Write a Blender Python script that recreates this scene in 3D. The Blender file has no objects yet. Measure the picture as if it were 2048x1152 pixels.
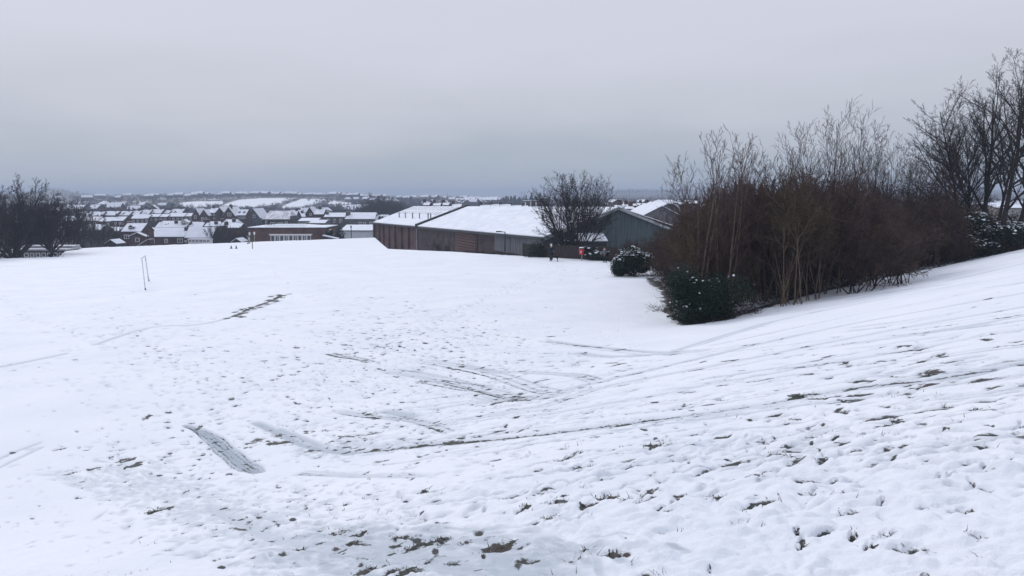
import bpy, math, random
import numpy as np
from mathutils import Vector, Matrix

# ------------------------------------------------------------------ camera
W_, H_ = 2048., 1152.
F_ = 1577.; HOR = 388.
PITCH = math.atan((H_/2-HOR)/F_)
CP, SP = math.cos(PITCH), math.sin(PITCH)
scene = bpy.context.scene
cam_d = bpy.data.cameras.new('camera'); cam = bpy.data.objects.new('camera', cam_d)
scene.collection.objects.link(cam); scene.camera = cam
cam_d.sensor_width = 36.; cam_d.lens = 36.*F_/W_
cam_d.clip_start = .1; cam_d.clip_end = 30000
cam.location = (0, 0, 0); cam.rotation_euler = (math.pi/2-PITCH, 0, 0)

# ------------------------------------------------------------------ world, sun, exposure
SUN_EL, SUN_AZ = math.radians(36), math.radians(-35)      # azimuth from +Y towards +X
world = bpy.data.worlds.new('World'); scene.world = world; world.use_nodes = True
nt = world.node_tree; nt.nodes.clear()
N = nt.nodes.new; L = nt.links.new
out = N('ShaderNodeOutputWorld'); mixs = N('ShaderNodeMixShader')
sky = N('ShaderNodeTexSky'); sky.sky_type = 'NISHITA'; sky.sun_disc = False
sky.sun_elevation = SUN_EL; sky.sun_rotation = SUN_AZ
bg1 = N('ShaderNodeBackground'); bg1.inputs[1].default_value = .05; L(sky.outputs[0], bg1.inputs[0])
tc = N('ShaderNodeTexCoord'); sep = N('ShaderNodeSeparateXYZ'); L(tc.outputs['Generated'], sep.inputs[0])
nz = N('ShaderNodeTexNoise'); nz.inputs['Scale'].default_value = 2.2; nz.inputs['Detail'].default_value = 4; nz.inputs['Roughness'].default_value = .5
mp = N('ShaderNodeMapping'); mp.inputs['Scale'].default_value = (1.1, 1.1, 5.0); L(tc.outputs['Generated'], mp.inputs[0]); L(mp.outputs[0], nz.inputs['Vector'])
m1 = N('ShaderNodeMath'); m1.operation = 'MULTIPLY_ADD'; m1.inputs[1].default_value = .17; L(nz.outputs[0], m1.inputs[0])
m0 = N('ShaderNodeMath'); m0.operation = 'ADD'; m0.inputs[1].default_value = -.085; L(sep.outputs[2], m0.inputs[0]); L(m0.outputs[0], m1.inputs[2])
rmp = N('ShaderNodeValToRGB'); L(m1.outputs[0], rmp.inputs[0])
cr = rmp.color_ramp
SKY = [(0, (.375, .435, .515)), (.022, (.385, .445, .525)), (.055, (.46, .50, .575)), (.10, (.56, .58, .655)), (.19, (.64, .655, .745)), (.34, (.66, .68, .79)), (.6, (.68, .735, .885)), (1., (.72, .79, .965))]
cr.elements[0].position = 0; cr.elements[0].color = (*SKY[0][1], 1)
cr.elements[1].position = 1; cr.elements[1].color = (*SKY[-1][1], 1)
for p_, c_ in SKY[1:-1]:
    e = cr.elements.new(p_); e.color = (*c_, 1)
bg2 = N('ShaderNodeBackground'); bg2.inputs[1].default_value = 1.0; L(rmp.outputs[0], bg2.inputs[0])
mixs.inputs[0].default_value = .93
L(bg1.outputs[0], mixs.inputs[1]); L(bg2.outputs[0], mixs.inputs[2]); L(mixs.outputs[0], out.inputs[0])
sd = bpy.data.lights.new('sun', 'SUN'); sd.energy = 1.2; sd.angle = math.radians(18); sd.color = (1, .98, .95)
so = bpy.data.objects.new('sun', sd); scene.collection.objects.link(so)
sv = Vector((math.sin(SUN_AZ)*math.cos(SUN_EL), math.cos(SUN_AZ)*math.cos(SUN_EL), math.sin(SUN_EL)))
so.rotation_euler = (-sv).to_track_quat('-Z', 'Y').to_euler()
scene.view_settings.view_transform = 'Standard'; scene.view_settings.look = 'None'
scene.view_settings.exposure = .07; scene.view_settings.gamma = 1
scene.cycles.max_bounces = 6; scene.cycles.diffuse_bounces = 3; scene.cycles.volume_bounces = 1
scene.cycles.transparent_max_bounces = 4
COL = scene.collection

# ------------------------------------------------------------------ maths of the place
def ray(px, py):
    a = (px-W_/2)/F_; b = (H_/2-py)/F_
    return a, CP+b*SP, -SP+b*CP
def at(px, py, Y):
    a, b, c = ray(px, py); t = Y/b
    return Vector((a*t, Y, c*t))
def proj(x, y, z):
    d = y*CP-z*SP
    return W_/2+F_*x/d, H_/2-F_*(y*SP+z*CP)/d

def sstep(x, a, b):
    t = np.clip((x-a)/(b-a), 0, 1); return t*t*(3-2*t)
TERR_R = np.log(np.array([60, 150, 230, 320, 420, 600, 800, 1000, 1250, 1450, 1750, 2600, 4500, 7000.]))
TERR_PX = np.array([-3000, 40, 120, 200, 300, 450, 650, 850, 1050, 1160, 1250, 2048, 5000.])
TERR_Z = np.array([
 [-12, -14, -16, -16.5, -16, -15, -15, -14, -11, -9, -8, -8, -11, -18],
 [-12, -14, -16, -16.5, -16, -15, -15, -14, -11, -9, -8, 0, -11, -18],
 [-12, -14, -16, -16.5, -16, -15, -15, -14, -11, -9, -8, 12.5, -8, -18],
 [-12, -14, -16, -16.5, -16, -15, -15, -14, -10.5, -8, -8, -8, -12, -20],
 [-12, -14, -16, -16.5, -16, -16.5, -17, -16, -9, -6, -7, -9, -16, -24],
 [-12, -14, -16, -16.5, -17, -18.5, -18.5, -17.5, -5.8, -3.2, -5, -9, -16, -25],
 [-12, -14, -16, -16.5, -17, -18.5, -18.5, -17.5, -6.6, -3.8, -5, -9, -16, -25],
 [-12, -14, -15.5, -16, -16, -16.5, -16, -14.5, -12, -10, -11, -16, -26, -40],
 [-12, -13, -14, -14, -15, -16, -15, -14, -13, -13, -14, -18, -28, -40],
 [-12, -13, -14, -14, -15, -15, -15, -14, -13, -13, -14, -18, -20, -40],
 [-11, -12, -13, -13.5, -14, -14, -14.5, -14, -14, -14, -14, -6, 21, 10],
 [-8, -10, -11, -12, -12, -12, -12, -12, -12, -12, -12, -4, 20, 10],
 [-8, -10, -11, -12, -12, -12, -12, -12, -12, -12, -12, -4, 20, 10.]])
def h_field(x, y):
    u = .646*y-.763*x
    up = np.maximum(u, -14)
    a = -1.6-.287*up
    b = -5.25+.03*np.maximum(x, -160)-3.2*(1-np.exp(-np.maximum(y, -60)/100))
    k = .6
    # smooth maximum keeps the toe of the slope rounded
    m = np.maximum(a, b); return m+k*np.log(np.exp((a-m)/k)+np.exp((b-m)/k))-0.0
def h_town(x, y):
    r = np.maximum(np.hypot(x, y), 60)
    az = np.where(y > 1, x/np.maximum(y, 1), np.sign(x)*3)
    px = np.clip(1024+F_*az, -2999, 4999)
    lr = np.log(r)
    i = np.clip(np.searchsorted(TERR_PX, px)-1, 0, len(TERR_PX)-2); j = np.clip(np.searchsorted(TERR_R, lr)-1, 0, len(TERR_R)-2)
    fx = (px-TERR_PX[i])/(TERR_PX[i+1]-TERR_PX[i]); fr = np.clip((lr-TERR_R[j])/(TERR_R[j+1]-TERR_R[j]), 0, 1)
    fx = fx*fx*(3-2*fx)
    return (TERR_Z[i, j]*(1-fx)*(1-fr)+TERR_Z[i+1, j]*fx*(1-fr)+TERR_Z[i, j+1]*(1-fx)*fr+TERR_Z[i+1, j+1]*fx*fr)
def hit(px, py, fn=None):
    """where the ray of a photo point meets the open field"""
    a, b, c = ray(px, py); fn = fn or h_field
    lo, t = 0., 0.
    ts = np.exp(np.linspace(0, math.log(3000), 900))
    d = c*ts-fn(a*ts, b*ts)
    k = np.argmax(d < 0)
    if d[k] >= 0: k = len(ts)-1
    lo, hi = ts[max(k-1, 0)], ts[k]
    for _ in range(25):
        m = (lo+hi)/2
        if c*m-float(fn(np.array(a*m), np.array(b*m))) < 0: hi = m
        else: lo = m
    return a*hi, b*hi
FP = [(-400, 529), (0, 517), (128, 513), (131, 497), (400, 487.5), (750, 475), (776, 497.5), (900, 503), (1040, 511.5), (1140, 516.5), (1240, 521)]
FIELD = [hit(*p) for p in FP]
FIELD += [(22, 78), (34, 86), (60, 100), (120, 160), (400, 150), (400, -300), (-300, -300), (-300, 60)]
def field_dist(x, y):
    """distance outside the edge of the playing field (0 inside)"""
    best = np.full(x.shape, 1e9); inside = np.zeros(x.shape, bool); n = len(FIELD)
    for k in range(n):
        x0, y0 = FIELD[k]; x1, y1 = FIELD[(k+1) % n]
        ex, ey = x1-x0, y1-y0; t = np.clip(((x-x0)*ex+(y-y0)*ey)/(ex*ex+ey*ey), 0, 1)
        best = np.minimum(best, np.hypot(x-x0-t*ex, y-y0-t*ey))
        c = ((y0 > y) != (y1 > y)) & (x < (x1-x0)*(y-y0)/((y1-y0) or 1e-9)+x0)
        inside ^= c
    return np.where(inside, 0, best)
def h_base(x, y):
    x = np.asarray(x, float); y = np.asarray(y, float)
    d = field_dist(x, y); f = h_field(x, y)
    k = np.exp(-d/4.)
    t = np.minimum(h_town(x, y), f-1.2+np.maximum(0, d-60)*.06)
    return f*k+t*(1-k)
def gz(x, y): return float(h_base(np.array([x]), np.array([y]))[0])

_rs = np.random.RandomState(7); _perm = _rs.permutation(256).astype(np.int32); _perm = np.concatenate([_perm, _perm])
_ga = _rs.rand(256)*2*np.pi; _gx = np.cos(_ga).astype(np.float32); _gy = np.sin(_ga).astype(np.float32)
def perlin(x, y, s=0):
    x = x+s*17.13; y = y+s*9.71
    xi = np.floor(x).astype(np.int32); yi = np.floor(y).astype(np.int32)
    xf = (x-xi).astype(np.float32); yf = (y-yi).astype(np.float32)
    u = xf*xf*xf*(xf*(xf*6-15)+10); v = yf*yf*yf*(yf*(yf*6-15)+10)
    X = xi & 255; Y = yi & 255; X1 = (X+1) & 255; Y1 = (Y+1) & 255
    def g(a, b, dx, dy):
        h = _perm[_perm[a]+b]; return _gx[h]*dx+_gy[h]*dy
    n00 = g(X, Y, xf, yf); n10 = g(X1, Y, xf-1, yf); n01 = g(X, Y1, xf, yf-1); n11 = g(X1, Y1, xf-1, yf-1)
    return (n00*(1-u)+n10*u)*(1-v)+(n01*(1-u)+n11*u)*v

# ------------------------------------------------------------------ materials
MATS = {}
def mat(name, c, rough=.85, var=.25, scale=3., c2=None, spec=.2, metal=0., ax=(1, 1, 1), bump=0.):
    if name in MATS: return MATS[name]
    m = bpy.data.materials.new(name); m.use_nodes = True; t = m.node_tree; b = t.nodes['Principled BSDF']
    b.inputs['Roughness'].default_value = rough; b.inputs['Specular IOR Level'].default_value = spec; b.inputs['Metallic'].default_value = metal
    tc = t.nodes.new('ShaderNodeTexCoord'); mp = t.nodes.new('ShaderNodeMapping'); mp.inputs['Scale'].default_value = ax
    n = t.nodes.new('ShaderNodeTexNoise'); n.inputs['Scale'].default_value = scale; n.inputs['Detail'].default_value = 5; n.inputs['Roughness'].default_value = .6
    r = t.nodes.new('ShaderNodeValToRGB')
    if c2 is None: c2 = tuple(max(0, v*(1-var)) for v in c); c1 = tuple(v*(1+var) for v in c)
    else: c1 = c
    r.color_ramp.elements[0].position = .35; r.color_ramp.elements[0].color = (*c2, 1)
    r.color_ramp.elements[1].position = .65; r.color_ramp.elements[1].color = (*c1, 1)
    t.links.new(tc.outputs['Object'], mp.inputs[0]); t.links.new(mp.outputs[0], n.inputs['Vector']); t.links.new(n.outputs[0], r.inputs[0]); t.links.new(r.outputs[0], b.inputs['Base Color'])
    if bump:
        bp = t.nodes.new('ShaderNodeBump'); bp.inputs['Strength'].default_value = bump; bp.inputs['Distance'].default_value = .05
        t.links.new(n.outputs[0], bp.inputs['Height']); t.links.new(bp.outputs[0], b.inputs['Normal'])
    MATS[name] = m; return m
def mat_brick(name, c, mortar, bw=.45, rh=.15, streak=.25):
    if name in MATS: return MATS[name]
    m = bpy.data.materials.new(name); m.use_nodes = True; t = m.node_tree; b = t.nodes['Principled BSDF']
    b.inputs['Roughness'].default_value = .9; b.inputs['Specular IOR Level'].default_value = .15
    tc = t.nodes.new('ShaderNodeTexCoord'); sp = t.nodes.new('ShaderNodeSeparateXYZ'); cb = t.nodes.new('ShaderNodeCombineXYZ'); ad = t.nodes.new('ShaderNodeMath')
    t.links.new(tc.outputs['Object'], sp.inputs[0]); t.links.new(sp.outputs[0], ad.inputs[0]); t.links.new(sp.outputs[1], ad.inputs[1])
    t.links.new(ad.outputs[0], cb.inputs[0]); t.links.new(sp.outputs[2], cb.inputs[1])
    k = t.nodes.new('ShaderNodeTexBrick'); k.inputs['Scale'].default_value = 1; k.inputs['Brick Width'].default_value = bw; k.inputs['Row Height'].default_value = rh
    k.inputs['Mortar Size'].default_value = .012
    k.inputs['Color1'].default_value = (*c, 1); k.inputs['Color2'].default_value = (*[v*.7 for v in c], 1); k.inputs['Mortar'].default_value = (*mortar, 1)
    t.links.new(cb.outputs[0], k.inputs['Vector'])
    n = t.nodes.new('ShaderNodeTexNoise'); n.inputs['Scale'].default_value = .5; n.inputs['Detail'].default_value = 6; t.links.new(tc.outputs['Object'], n.inputs['Vector'])
    mx = t.nodes.new('ShaderNodeMix'); mx.data_type = 'RGBA'; mx.blend_type = 'MULTIPLY'; mx.inputs[0].default_value = 1
    r = t.nodes.new('ShaderNodeValToRGB'); r.color_ramp.elements[0].color = (1-streak*2, 1-streak*2, 1-streak*2, 1); r.color_ramp.elements[0].position = .3; r.color_ramp.elements[1].position = .7; r.color_ramp.elements[1].color = (1.1, 1.1, 1.1, 1)
    t.links.new(n.outputs[0], r.inputs[0]); t.links.new(k.outputs[0], mx.inputs[6]); t.links.new(r.outputs[0], mx.inputs[7]); t.links.new(mx.outputs[2], b.inputs['Base Color'])
    MATS[name] = m; return m
SNOW = mat('snow', (.86, .87, .90), .7, c2=(.80, .82, .86), scale=1.2, bump=.2)
SNOWR = mat('roof snow', (.84, .85, .89), .8, c2=(.70, .73, .80), scale=.35, bump=.2, ax=(1, 2, 1))
SNOWT = mat('thin roof snow', (.80, .80, .84), .8, c2=(.45, .43, .46), scale=.5, ax=(1.6, .6, 1))
TILE = mat('dark slate', (.06, .062, .075), .7)
REDB = mat_brick('red brick', (.135, .070, .070), (.20, .16, .15))
DKB = mat_brick('dark brick', (.125, .075, .074), (.10, .085, .08))
BRNB = mat_brick('brown brick', (.085, .062, .062), (.13, .11, .10))
GRYB = mat_brick('grey brick', (.14, .13, .135), (.16, .155, .15))
STONE = mat('rendered wall', (.30, .28, .27), .9)
CREAM = mat('cream render', (.50, .47, .42), .9)
GREENW = mat('green tin cladding', (.078, .105, .112), .6, ax=(6, 6, .3), scale=1.5)
GREYP = mat('weathered pale cladding', (.16, .165, .18), .8, c2=(.075, .08, .09), ax=(5, 5, .35), scale=1.2)
WHITEP = mat('white paint', (.75, .75, .76), .5, var=.06)
GREYPT = mat('grey painted metal', (.30, .31, .32), .5)
GLASS = mat('window glass', (.045, .055, .07), .12, spec=.6, var=.4, scale=1.)
DARKM = mat('dark metal', (.035, .038, .043), .5)
WOODF = mat('dark timber fence', (.045, .038, .036), .9, ax=(8, 8, .5), scale=1.5)
IVY = mat('ivy leaves', (.030, .040, .032), .7, var=.4, scale=4)
BARK = mat('dark bark', (.036, .031, .031), .95, var=.35, scale=5)
BARKL = mat('tan bark', (.125, .092, .070), .95, var=.3, scale=4)
TWIGB = mat('brown twigs', (.074, .048, .040), .95, var=.4, scale=1.2)
TWIGO = mat('olive brown twigs', (.074, .054, .035), .95, var=.4, scale=1.2)
TWIGR = mat('red brown twigs', (.068, .042, .040), .95, var=.4, scale=1.2)
TWIGD = mat('dark twigs', (.036, .029, .030), .95, var=.3, scale=1.2)
HOLLY = mat('holly leaves', (.015, .030, .020), .6, var=.6, scale=6, spec=.15)
CONIF = mat('conifer needles', (.028, .045, .042), .9, var=.4, scale=.4)
FARW = mat('far woodland twigs', (.036, .037, .046), .95, var=.45, scale=.08)
REDP = mat('red plastic', (.50, .035, .045), .4, var=.1)

# ------------------------------------------------------------------ object helpers
def tag(o, label=None, cat=None, group=None, kind=None):
    if label: o['label'] = label
    if cat: o['category'] = cat
    if group: o['group'] = group
    if kind: o['kind'] = kind
    return o
def empty(name, loc, rz=0):
    o = bpy.data.objects.new(name, None); COL.objects.link(o); o.location = loc; o.rotation_euler = (0, 0, rz); o.empty_display_size = .3; return o
class MB:
    def __init__(s): s.v = []; s.f = []; s.m = []
    def poly(s, pts, faces, m=0):
        b = len(s.v); s.v += [tuple(p) for p in pts]; s.f += [tuple(b+i for i in f) for f in faces]; s.m += [m]*len(faces)
    def box(s, x0, x1, y0, y1, z0, z1, m=0):
        s.poly([(x0, y0, z0), (x1, y0, z0), (x1, y1, z0), (x0, y1, z0), (x0, y0, z1), (x1, y0, z1), (x1, y1, z1), (x0, y1, z1)],
               [(0, 3, 2, 1), (4, 5, 6, 7), (0, 1, 5, 4), (1, 2, 6, 5), (2, 3, 7, 6), (3, 0, 4, 7)], m)
    def slab(s, pts, t0, t1, m=0):
        n = len(pts)
        P = [(p[0], p[1], p[2]+t0) for p in pts]+[(p[0], p[1], p[2]+t1) for p in pts]
        s.poly(P, [tuple(range(n-1, -1, -1)), tuple(range(n, 2*n))]+[(i, (i+1) % n, n+(i+1) % n, n+i) for i in range(n)], m)
    def prism_y(s, prof, y0, y1, m=0):           # profile of (x,z) extruded along y
        n = len(prof); P = [(x, y0, z) for x, z in prof]+[(x, y1, z) for x, z in prof]
        s.poly(P, [tuple(range(n)), tuple(range(2*n-1, n-1, -1))]+[(i, n+i, n+(i+1) % n, (i+1) % n) for i in range(n)], m)
    def prism_x(s, prof, x0, x1, m=0):           # profile of (y,z) extruded along x
        n = len(prof); P = [(x0, y, z) for y, z in prof]+[(x1, y, z) for y, z in prof]
        s.poly(P, [tuple(range(n-1, -1, -1)), tuple(range(n, 2*n))]+[(i, (i+1) % n, n+(i+1) % n, n+i) for i in range(n)], m)
    def tube(s, p0, p1, r0, r1=None, n=8, m=0):
        r1 = r0 if r1 is None else r1
        p0 = Vector(p0); p1 = Vector(p1); d = (p1-p0).normalized(); a = d.orthogonal().normalized(); b = d.cross(a)
        P = [p0+(a*math.cos(2*math.pi*i/n)+b*math.sin(2*math.pi*i/n))*r0 for i in range(n)]+[p1+(a*math.cos(2*math.pi*i/n)+b*math.sin(2*math.pi*i/n))*r1 for i in range(n)]
        s.poly(P, [tuple(range(n-1, -1, -1)), tuple(range(n, 2*n))]+[(i, (i+1) % n, n+(i+1) % n, n+i) for i in range(n)], m)
    def blob(s, c, r, m=0, n=8, k=5, jit=0, rng=None, flat=1.):
        P = []; Fc = []
        for i in range(k+1):
            th = math.pi*i/k
            for j in range(n):
                ph = 2*math.pi*j/n; q = 1+(rng.uniform(-jit, jit) if rng else 0)
                P.append((c[0]+r[0]*math.sin(th)*math.cos(ph)*q, c[1]+r[1]*math.sin(th)*math.sin(ph)*q, c[2]+r[2]*math.cos(th)*q))
        for i in range(k):
            for j in range(n): Fc.append((i*n+j, (i+1)*n+j, (i+1)*n+(j+1) % n, i*n+(j+1) % n))
        s.poly(P, Fc, m)
    def mesh(s, name, mats, smooth=False):
        me = bpy.data.meshes.new(name); me.from_pydata(s.v, [], s.f)
        for m in mats: me.materials.append(m)
        me.polygons.foreach_set('material_index', s.m)
        if smooth: me.polygons.foreach_set('use_smooth', [True]*len(s.f))
        me.update(); return me
    def build(s, name, mats, parent=None, smooth=False):
        if not isinstance(mats, (list, tuple)): mats = [mats]
        o = bpy.data.objects.new(name, s.mesh(name, mats, smooth)); COL.objects.link(o)
        if parent: o.parent = parent
        return o
def link(name, me, parent=None):
    o = bpy.data.objects.new(name, me); COL.objects.link(o)
    if parent: o.parent = parent
    return o
KIDS = {}
def copy_tree(o, parent=None):
    c = o.copy(); COL.objects.link(c)
    if parent: c.parent = parent
    for ch in KIDS.get(o.name, []): copy_tree(ch, c)
    return c
def reg(o, *ch): KIDS[o.name] = list(ch)
ORD = 'first second third fourth fifth sixth seventh eighth ninth tenth eleventh twelfth thirteenth fourteenth fifteenth sixteenth seventeenth eighteenth nineteenth twentieth'.split()
def ordn(i, n):
    if i == 0: return 'leftmost'
    if i == n-1: return 'rightmost'
    if i < 20 and i <= n/2: return ORD[i]+' from the left'
    if n-1-i < 20: return ORD[n-1-i]+' from the right'
    return ORD[min(i, 19)]+' from the left'

def segs_mesh(name, segs, mtl, sides=3):
    A = np.array(segs, dtype=np.float64)          # p0 p1 r0 r1
    p0, p1, r0, r1 = A[:, 0:3], A[:, 3:6], A[:, 6:7], A[:, 7:8]
    d = p1-p0; d /= np.maximum(np.linalg.norm(d, axis=1, keepdims=True), 1e-9)
    ref = np.where(np.abs(d[:, 2:3]) < .9, np.array([[0, 0, 1.]]), np.array([[1., 0, 0]]))
    a = np.cross(d, ref); a /= np.linalg.norm(a, axis=1, keepdims=True); b = np.cross(d, a)
    n = len(A); V = np.empty((n, 2*sides, 3))
    for k in range(sides):
        c, s = math.cos(2*math.pi*k/sides), math.sin(2*math.pi*k/sides); o = a*c+b*s
        V[:, k] = p0+o*r0; V[:, sides+k] = p1+o*r1
    base = (np.arange(n)*2*sides)[:, None, None]
    q = np.array([[k, (k+1) % sides, sides+(k+1) % sides, sides+k] for k in range(sides)])[None]
    Fq = (base+q).reshape(-1)
    me = bpy.data.meshes.new(name); nf = n*sides
    me.vertices.add(n*2*sides); me.vertices.foreach_set('co', V.reshape(-1).astype(np.float32))
    me.loops.add(nf*4); me.loops.foreach_set('vertex_index', Fq.astype(np.int32))
    me.polygons.add(nf); me.polygons.foreach_set('loop_start', np.arange(nf, dtype=np.int32)*4)
    me.polygons.foreach_set('loop_total', np.full(nf, 4, np.int32)); me.polygons.foreach_set('use_smooth', np.ones(nf, bool))
    me.materials.append(mtl); me.update(calc_edges=True); return me
def tris_mesh(name, V, mats, mi=None):
    """V: (n,3,3) triangles or (n,4,3) quads"""
    n, k = V.shape[:2]; me = bpy.data.meshes.new(name)
    me.vertices.add(n*k); me.vertices.foreach_set('co', V.reshape(-1).astype(np.float32))
    me.loops.add(n*k); me.loops.foreach_set('vertex_index', np.arange(n*k, dtype=np.int32))
    me.polygons.add(n); me.polygons.foreach_set('loop_start', np.arange(n, dtype=np.int32)*k); me.polygons.foreach_set('loop_total', np.full(n, k, np.int32))
    for m in mats: me.materials.append(m)
    if mi is not None: me.polygons.foreach_set('material_index', mi.astype(np.int32))
    me.update(calc_edges=True); return me

# branching growth ---------------------------------------------------
def norm(v):
    l = math.sqrt(v[0]*v[0]+v[1]*v[1]+v[2]*v[2]) or 1; return (v[0]/l, v[1]/l, v[2]/l)
def tilt(rng, d, ang, az=None):
    """turn direction d by ang about a random axis"""
    az = rng.uniform(0, 2*math.pi) if az is None else az
    if abs(d[2]) < .95: a = norm((d[1], -d[0], 0))
    else: a = (1., 0., 0.)
    b = (d[1]*a[2]-d[2]*a[1], d[2]*a[0]-d[0]*a[2], d[0]*a[1]-d[1]*a[0])
    a = (b[1]*d[2]-b[2]*d[1], b[2]*d[0]-b[0]*d[2], b[0]*d[1]-b[1]*d[0])
    ca, sa = math.cos(ang), math.sin(ang); cz, sz = math.cos(az), math.sin(az)
    return norm(tuple(d[i]*ca+(a[i]*cz+b[i]*sz)*sa for i in range(3)))
def grow(rng, p, d, length, rad, spec, lv, out):
    s = spec[lv]; n = s['n']; st = length/n; pts = [(p, d, rad)]
    for i in range(n):
        w = s['wob']
        d = norm((d[0]+rng.gauss(0, w), d[1]+rng.gauss(0, w), d[2]+rng.gauss(0, w)+s['up']))
        q = (p[0]+d[0]*st, p[1]+d[1]*st, p[2]+d[2]*st); r = rad*(1-(i+1)/n*(1-s.get('tip', .25)))
        out[lv].append((*p, *q, pts[-1][2], r)); p = q; pts.append((p, d, r))
    if lv+1 < len(spec):
        c = spec[lv+1]; k = c['k']; k = max(1, int(k*rng.uniform(.75, 1.25)+.5)); az = rng.uniform(0, 6.28)
        for i in range(k):
            t = c['t0']+(c.get('t1', .98)-c['t0'])*((i+rng.random())/k); x = t*n; j = min(int(x), n-1); fr = x-j
            a_, b_ = pts[j], pts[j+1]; q = tuple(a_[0][m]+(b_[0][m]-a_[0][m])*fr for m in range(3)); rr = a_[2]+(b_[2]-a_[2])*fr
            az += 2.4
            nd = tilt(rng, b_[1], math.radians(rng.uniform(*c['ang'])), az+rng.uniform(-.5, .5))
            L_ = length*c['len']*(1-c.get('fall', .45)*t)*rng.uniform(.7, 1.25)
            grow(rng, q, nd, L_, min(rr*.75, rad*c['rad']), spec, lv+1, out)
def plant(seed, starts, spec, minr=.006):
    rng = random.Random(seed); out = [[] for _ in spec]
    for p, d, l, r in starts: grow(rng, p, norm(d), l, r, spec, 0, out)
    return [[(*s[:6], max(s[6], minr), max(s[7], minr*.8)) for s in o] for o in out]
#@@GROUND
# ------------------------------------------------------------------ the ground: one sheet from the feet to the horizon
def build_ground():
    dn = math.radians(.068); half = math.radians(38.5)
    th = list(np.arange(-half, half+dn/2, dn)); nd = len(th)
    th += list(np.linspace(half, 2*math.pi-half, 140)[1:-1])
    th = np.array(th); nt_ = len(th)
    K = .0046; r1 = 2.2*np.exp(K*np.arange(int(math.log(170/2.2)/K))); r2 = r1[-1]*np.exp(.011*np.arange(1, int(math.log(6400/r1[-1])/.011)))
    rr = np.concatenate([[.3, .8, 1.2, 1.6, 1.9], r1, r2]); nr = len(rr); R0 = 5
    T, R = np.meshgrid(th, rr, indexing='xy')      # rows r, cols theta
    X = R*np.sin(T); Y = R*np.cos(T)
    Z = h_base(X, Y)
    res = R*dn
    dense = np.zeros(X.shape, bool); dense[:, :nd] = True
    near = dense & (R < 175)
    u = .646*Y-.763*X; w = .763*Y+.646*X           # down the slope / across it
    fd = field_dist(X, Y)
    dirt = np.zeros(X.shape); ice = np.zeros(X.shape); dz = np.zeros(X.shape); smooth = np.zeros(X.shape)
    def pix(x, y): return (np.log(max(math.hypot(x, y), 2.21)/2.2)/K+R0, (math.atan2(x, y)+half)/dn)
    def stamp(x, y, rx, ry, rot, dep=0., di=0., ic=0., sm=0.):
        r = math.hypot(x, y); a = math.atan2(x, y)
        if r < 2.3 or r > 170 or abs(a) > half: return
        i, j = pix(x, y); m = max(rx, ry)*1.9; ni = int(m/(r*K))+1; nj = int(m/(r*dn))+1
        i0, i1, j0, j1 = max(0, int(i)-ni), int(i)+ni+2, max(0, int(j)-nj), min(nd, int(j)+nj+2)
        xs = X[i0:i1, j0:j1]-x; ys = Y[i0:i1, j0:j1]-y
        c, s = math.cos(rot), math.sin(rot); p = (xs*c+ys*s)/rx; q = (-xs*s+ys*c)/ry; g = np.exp(-np.power(p*p+q*q, 1.6))
        if dep: dz[i0:i1, j0:j1] = np.minimum(dz[i0:i1, j0:j1], -dep*g) if dep > 0 else np.maximum(dz[i0:i1, j0:j1], -dep*g)
        if di: dirt[i0:i1, j0:j1] = np.maximum(dirt[i0:i1, j0:j1], di*g)
        if ic: ice[i0:i1, j0:j1] = np.maximum(ice[i0:i1, j0:j1], ic*g)
        if sm: smooth[i0:i1, j0:j1] = np.maximum(smooth[i0:i1, j0:j1], sm*g)
    def line(pts, step):
        P = [hit(*p) for p in pts]; o = []
        for (x0, y0), (x1, y1) in zip(P[:-1], P[1:]):
            l = math.hypot(x1-x0, y1-y0); n = max(1, int(l/step))
            for k in range(n): o.append((x0+(x1-x0)*k/n, y0+(y1-y0)*k/n, math.atan2(y1-y0, x1-x0)))
        return o
    rng = random.Random(3)
    def curve(pts, n=8):                            # Catmull-Rom through photo points
        P = [pts[0]]+list(pts)+[pts[-1]]; o = []
        for k in range(1, len(P)-2):
            for t in np.linspace(0, 1, n, endpoint=False):
                o.append(tuple(.5*((2*P[k][m])+(-P[k-1][m]+P[k+1][m])*t+(2*P[k-1][m]-5*P[k][m]+4*P[k+1][m]-P[k+2][m])*t*t+(-P[k-1][m]+3*P[k][m]-3*P[k+1][m]+P[k+2][m])*t**3) for m in (0, 1)))
        return o+[P[-1]]
    def track(pts, wd, dep, di, ic, sm=.6, patchy=.5):
        ph = rng.random()*100; pts = curve(pts); nl = 1 if wd < .12 else (2 if wd < .24 else 3)
        if wd >= .12:
            for k, (x, y, a) in enumerate(line(pts, wd*.8)):
                n = .5+.5*math.sin(k*.13+ph)*math.sin(k*.047+ph*2)
                stamp(x+rng.gauss(0, wd*.07), y+rng.gauss(0, wd*.07), wd*1.6, wd, a, dep*(.5+.5*n), 0, ic*(.35+.4*n), sm)
        for q0 in range(nl):
            f0 = rng.uniform(.01, .03); p1, p2 = rng.random()*9, rng.random()*9; off = (q0-(nl-1)/2)*wd*.75
            for k, (x, y, a) in enumerate(line(pts, .09)):
                n = .5+.5*math.sin(k*f0+p1)*math.sin(k*f0*.37+p2)+.2*math.sin(k*f0*5+p2); rr_ = math.hypot(x, y); q = off+wd*.25*math.sin(k*f0*.8+p2)
                wr_ = max(.018, .0036*rr_); d2 = di*((1-patchy)*.75+patchy*1.5*max(0, n-.25))
                stamp(x-math.sin(a)*q, y+math.cos(a)*q, .13, wr_, a, dep*.8, d2*rng.uniform(.75, 1.2), .6, 0)
                if n > .85 and rng.random() < .10: stamp(x+rng.gauss(0, .1), y+rng.gauss(0, wd*.5), .16, wr_*1.4, a, .03, di*1.5, 0)
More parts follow.
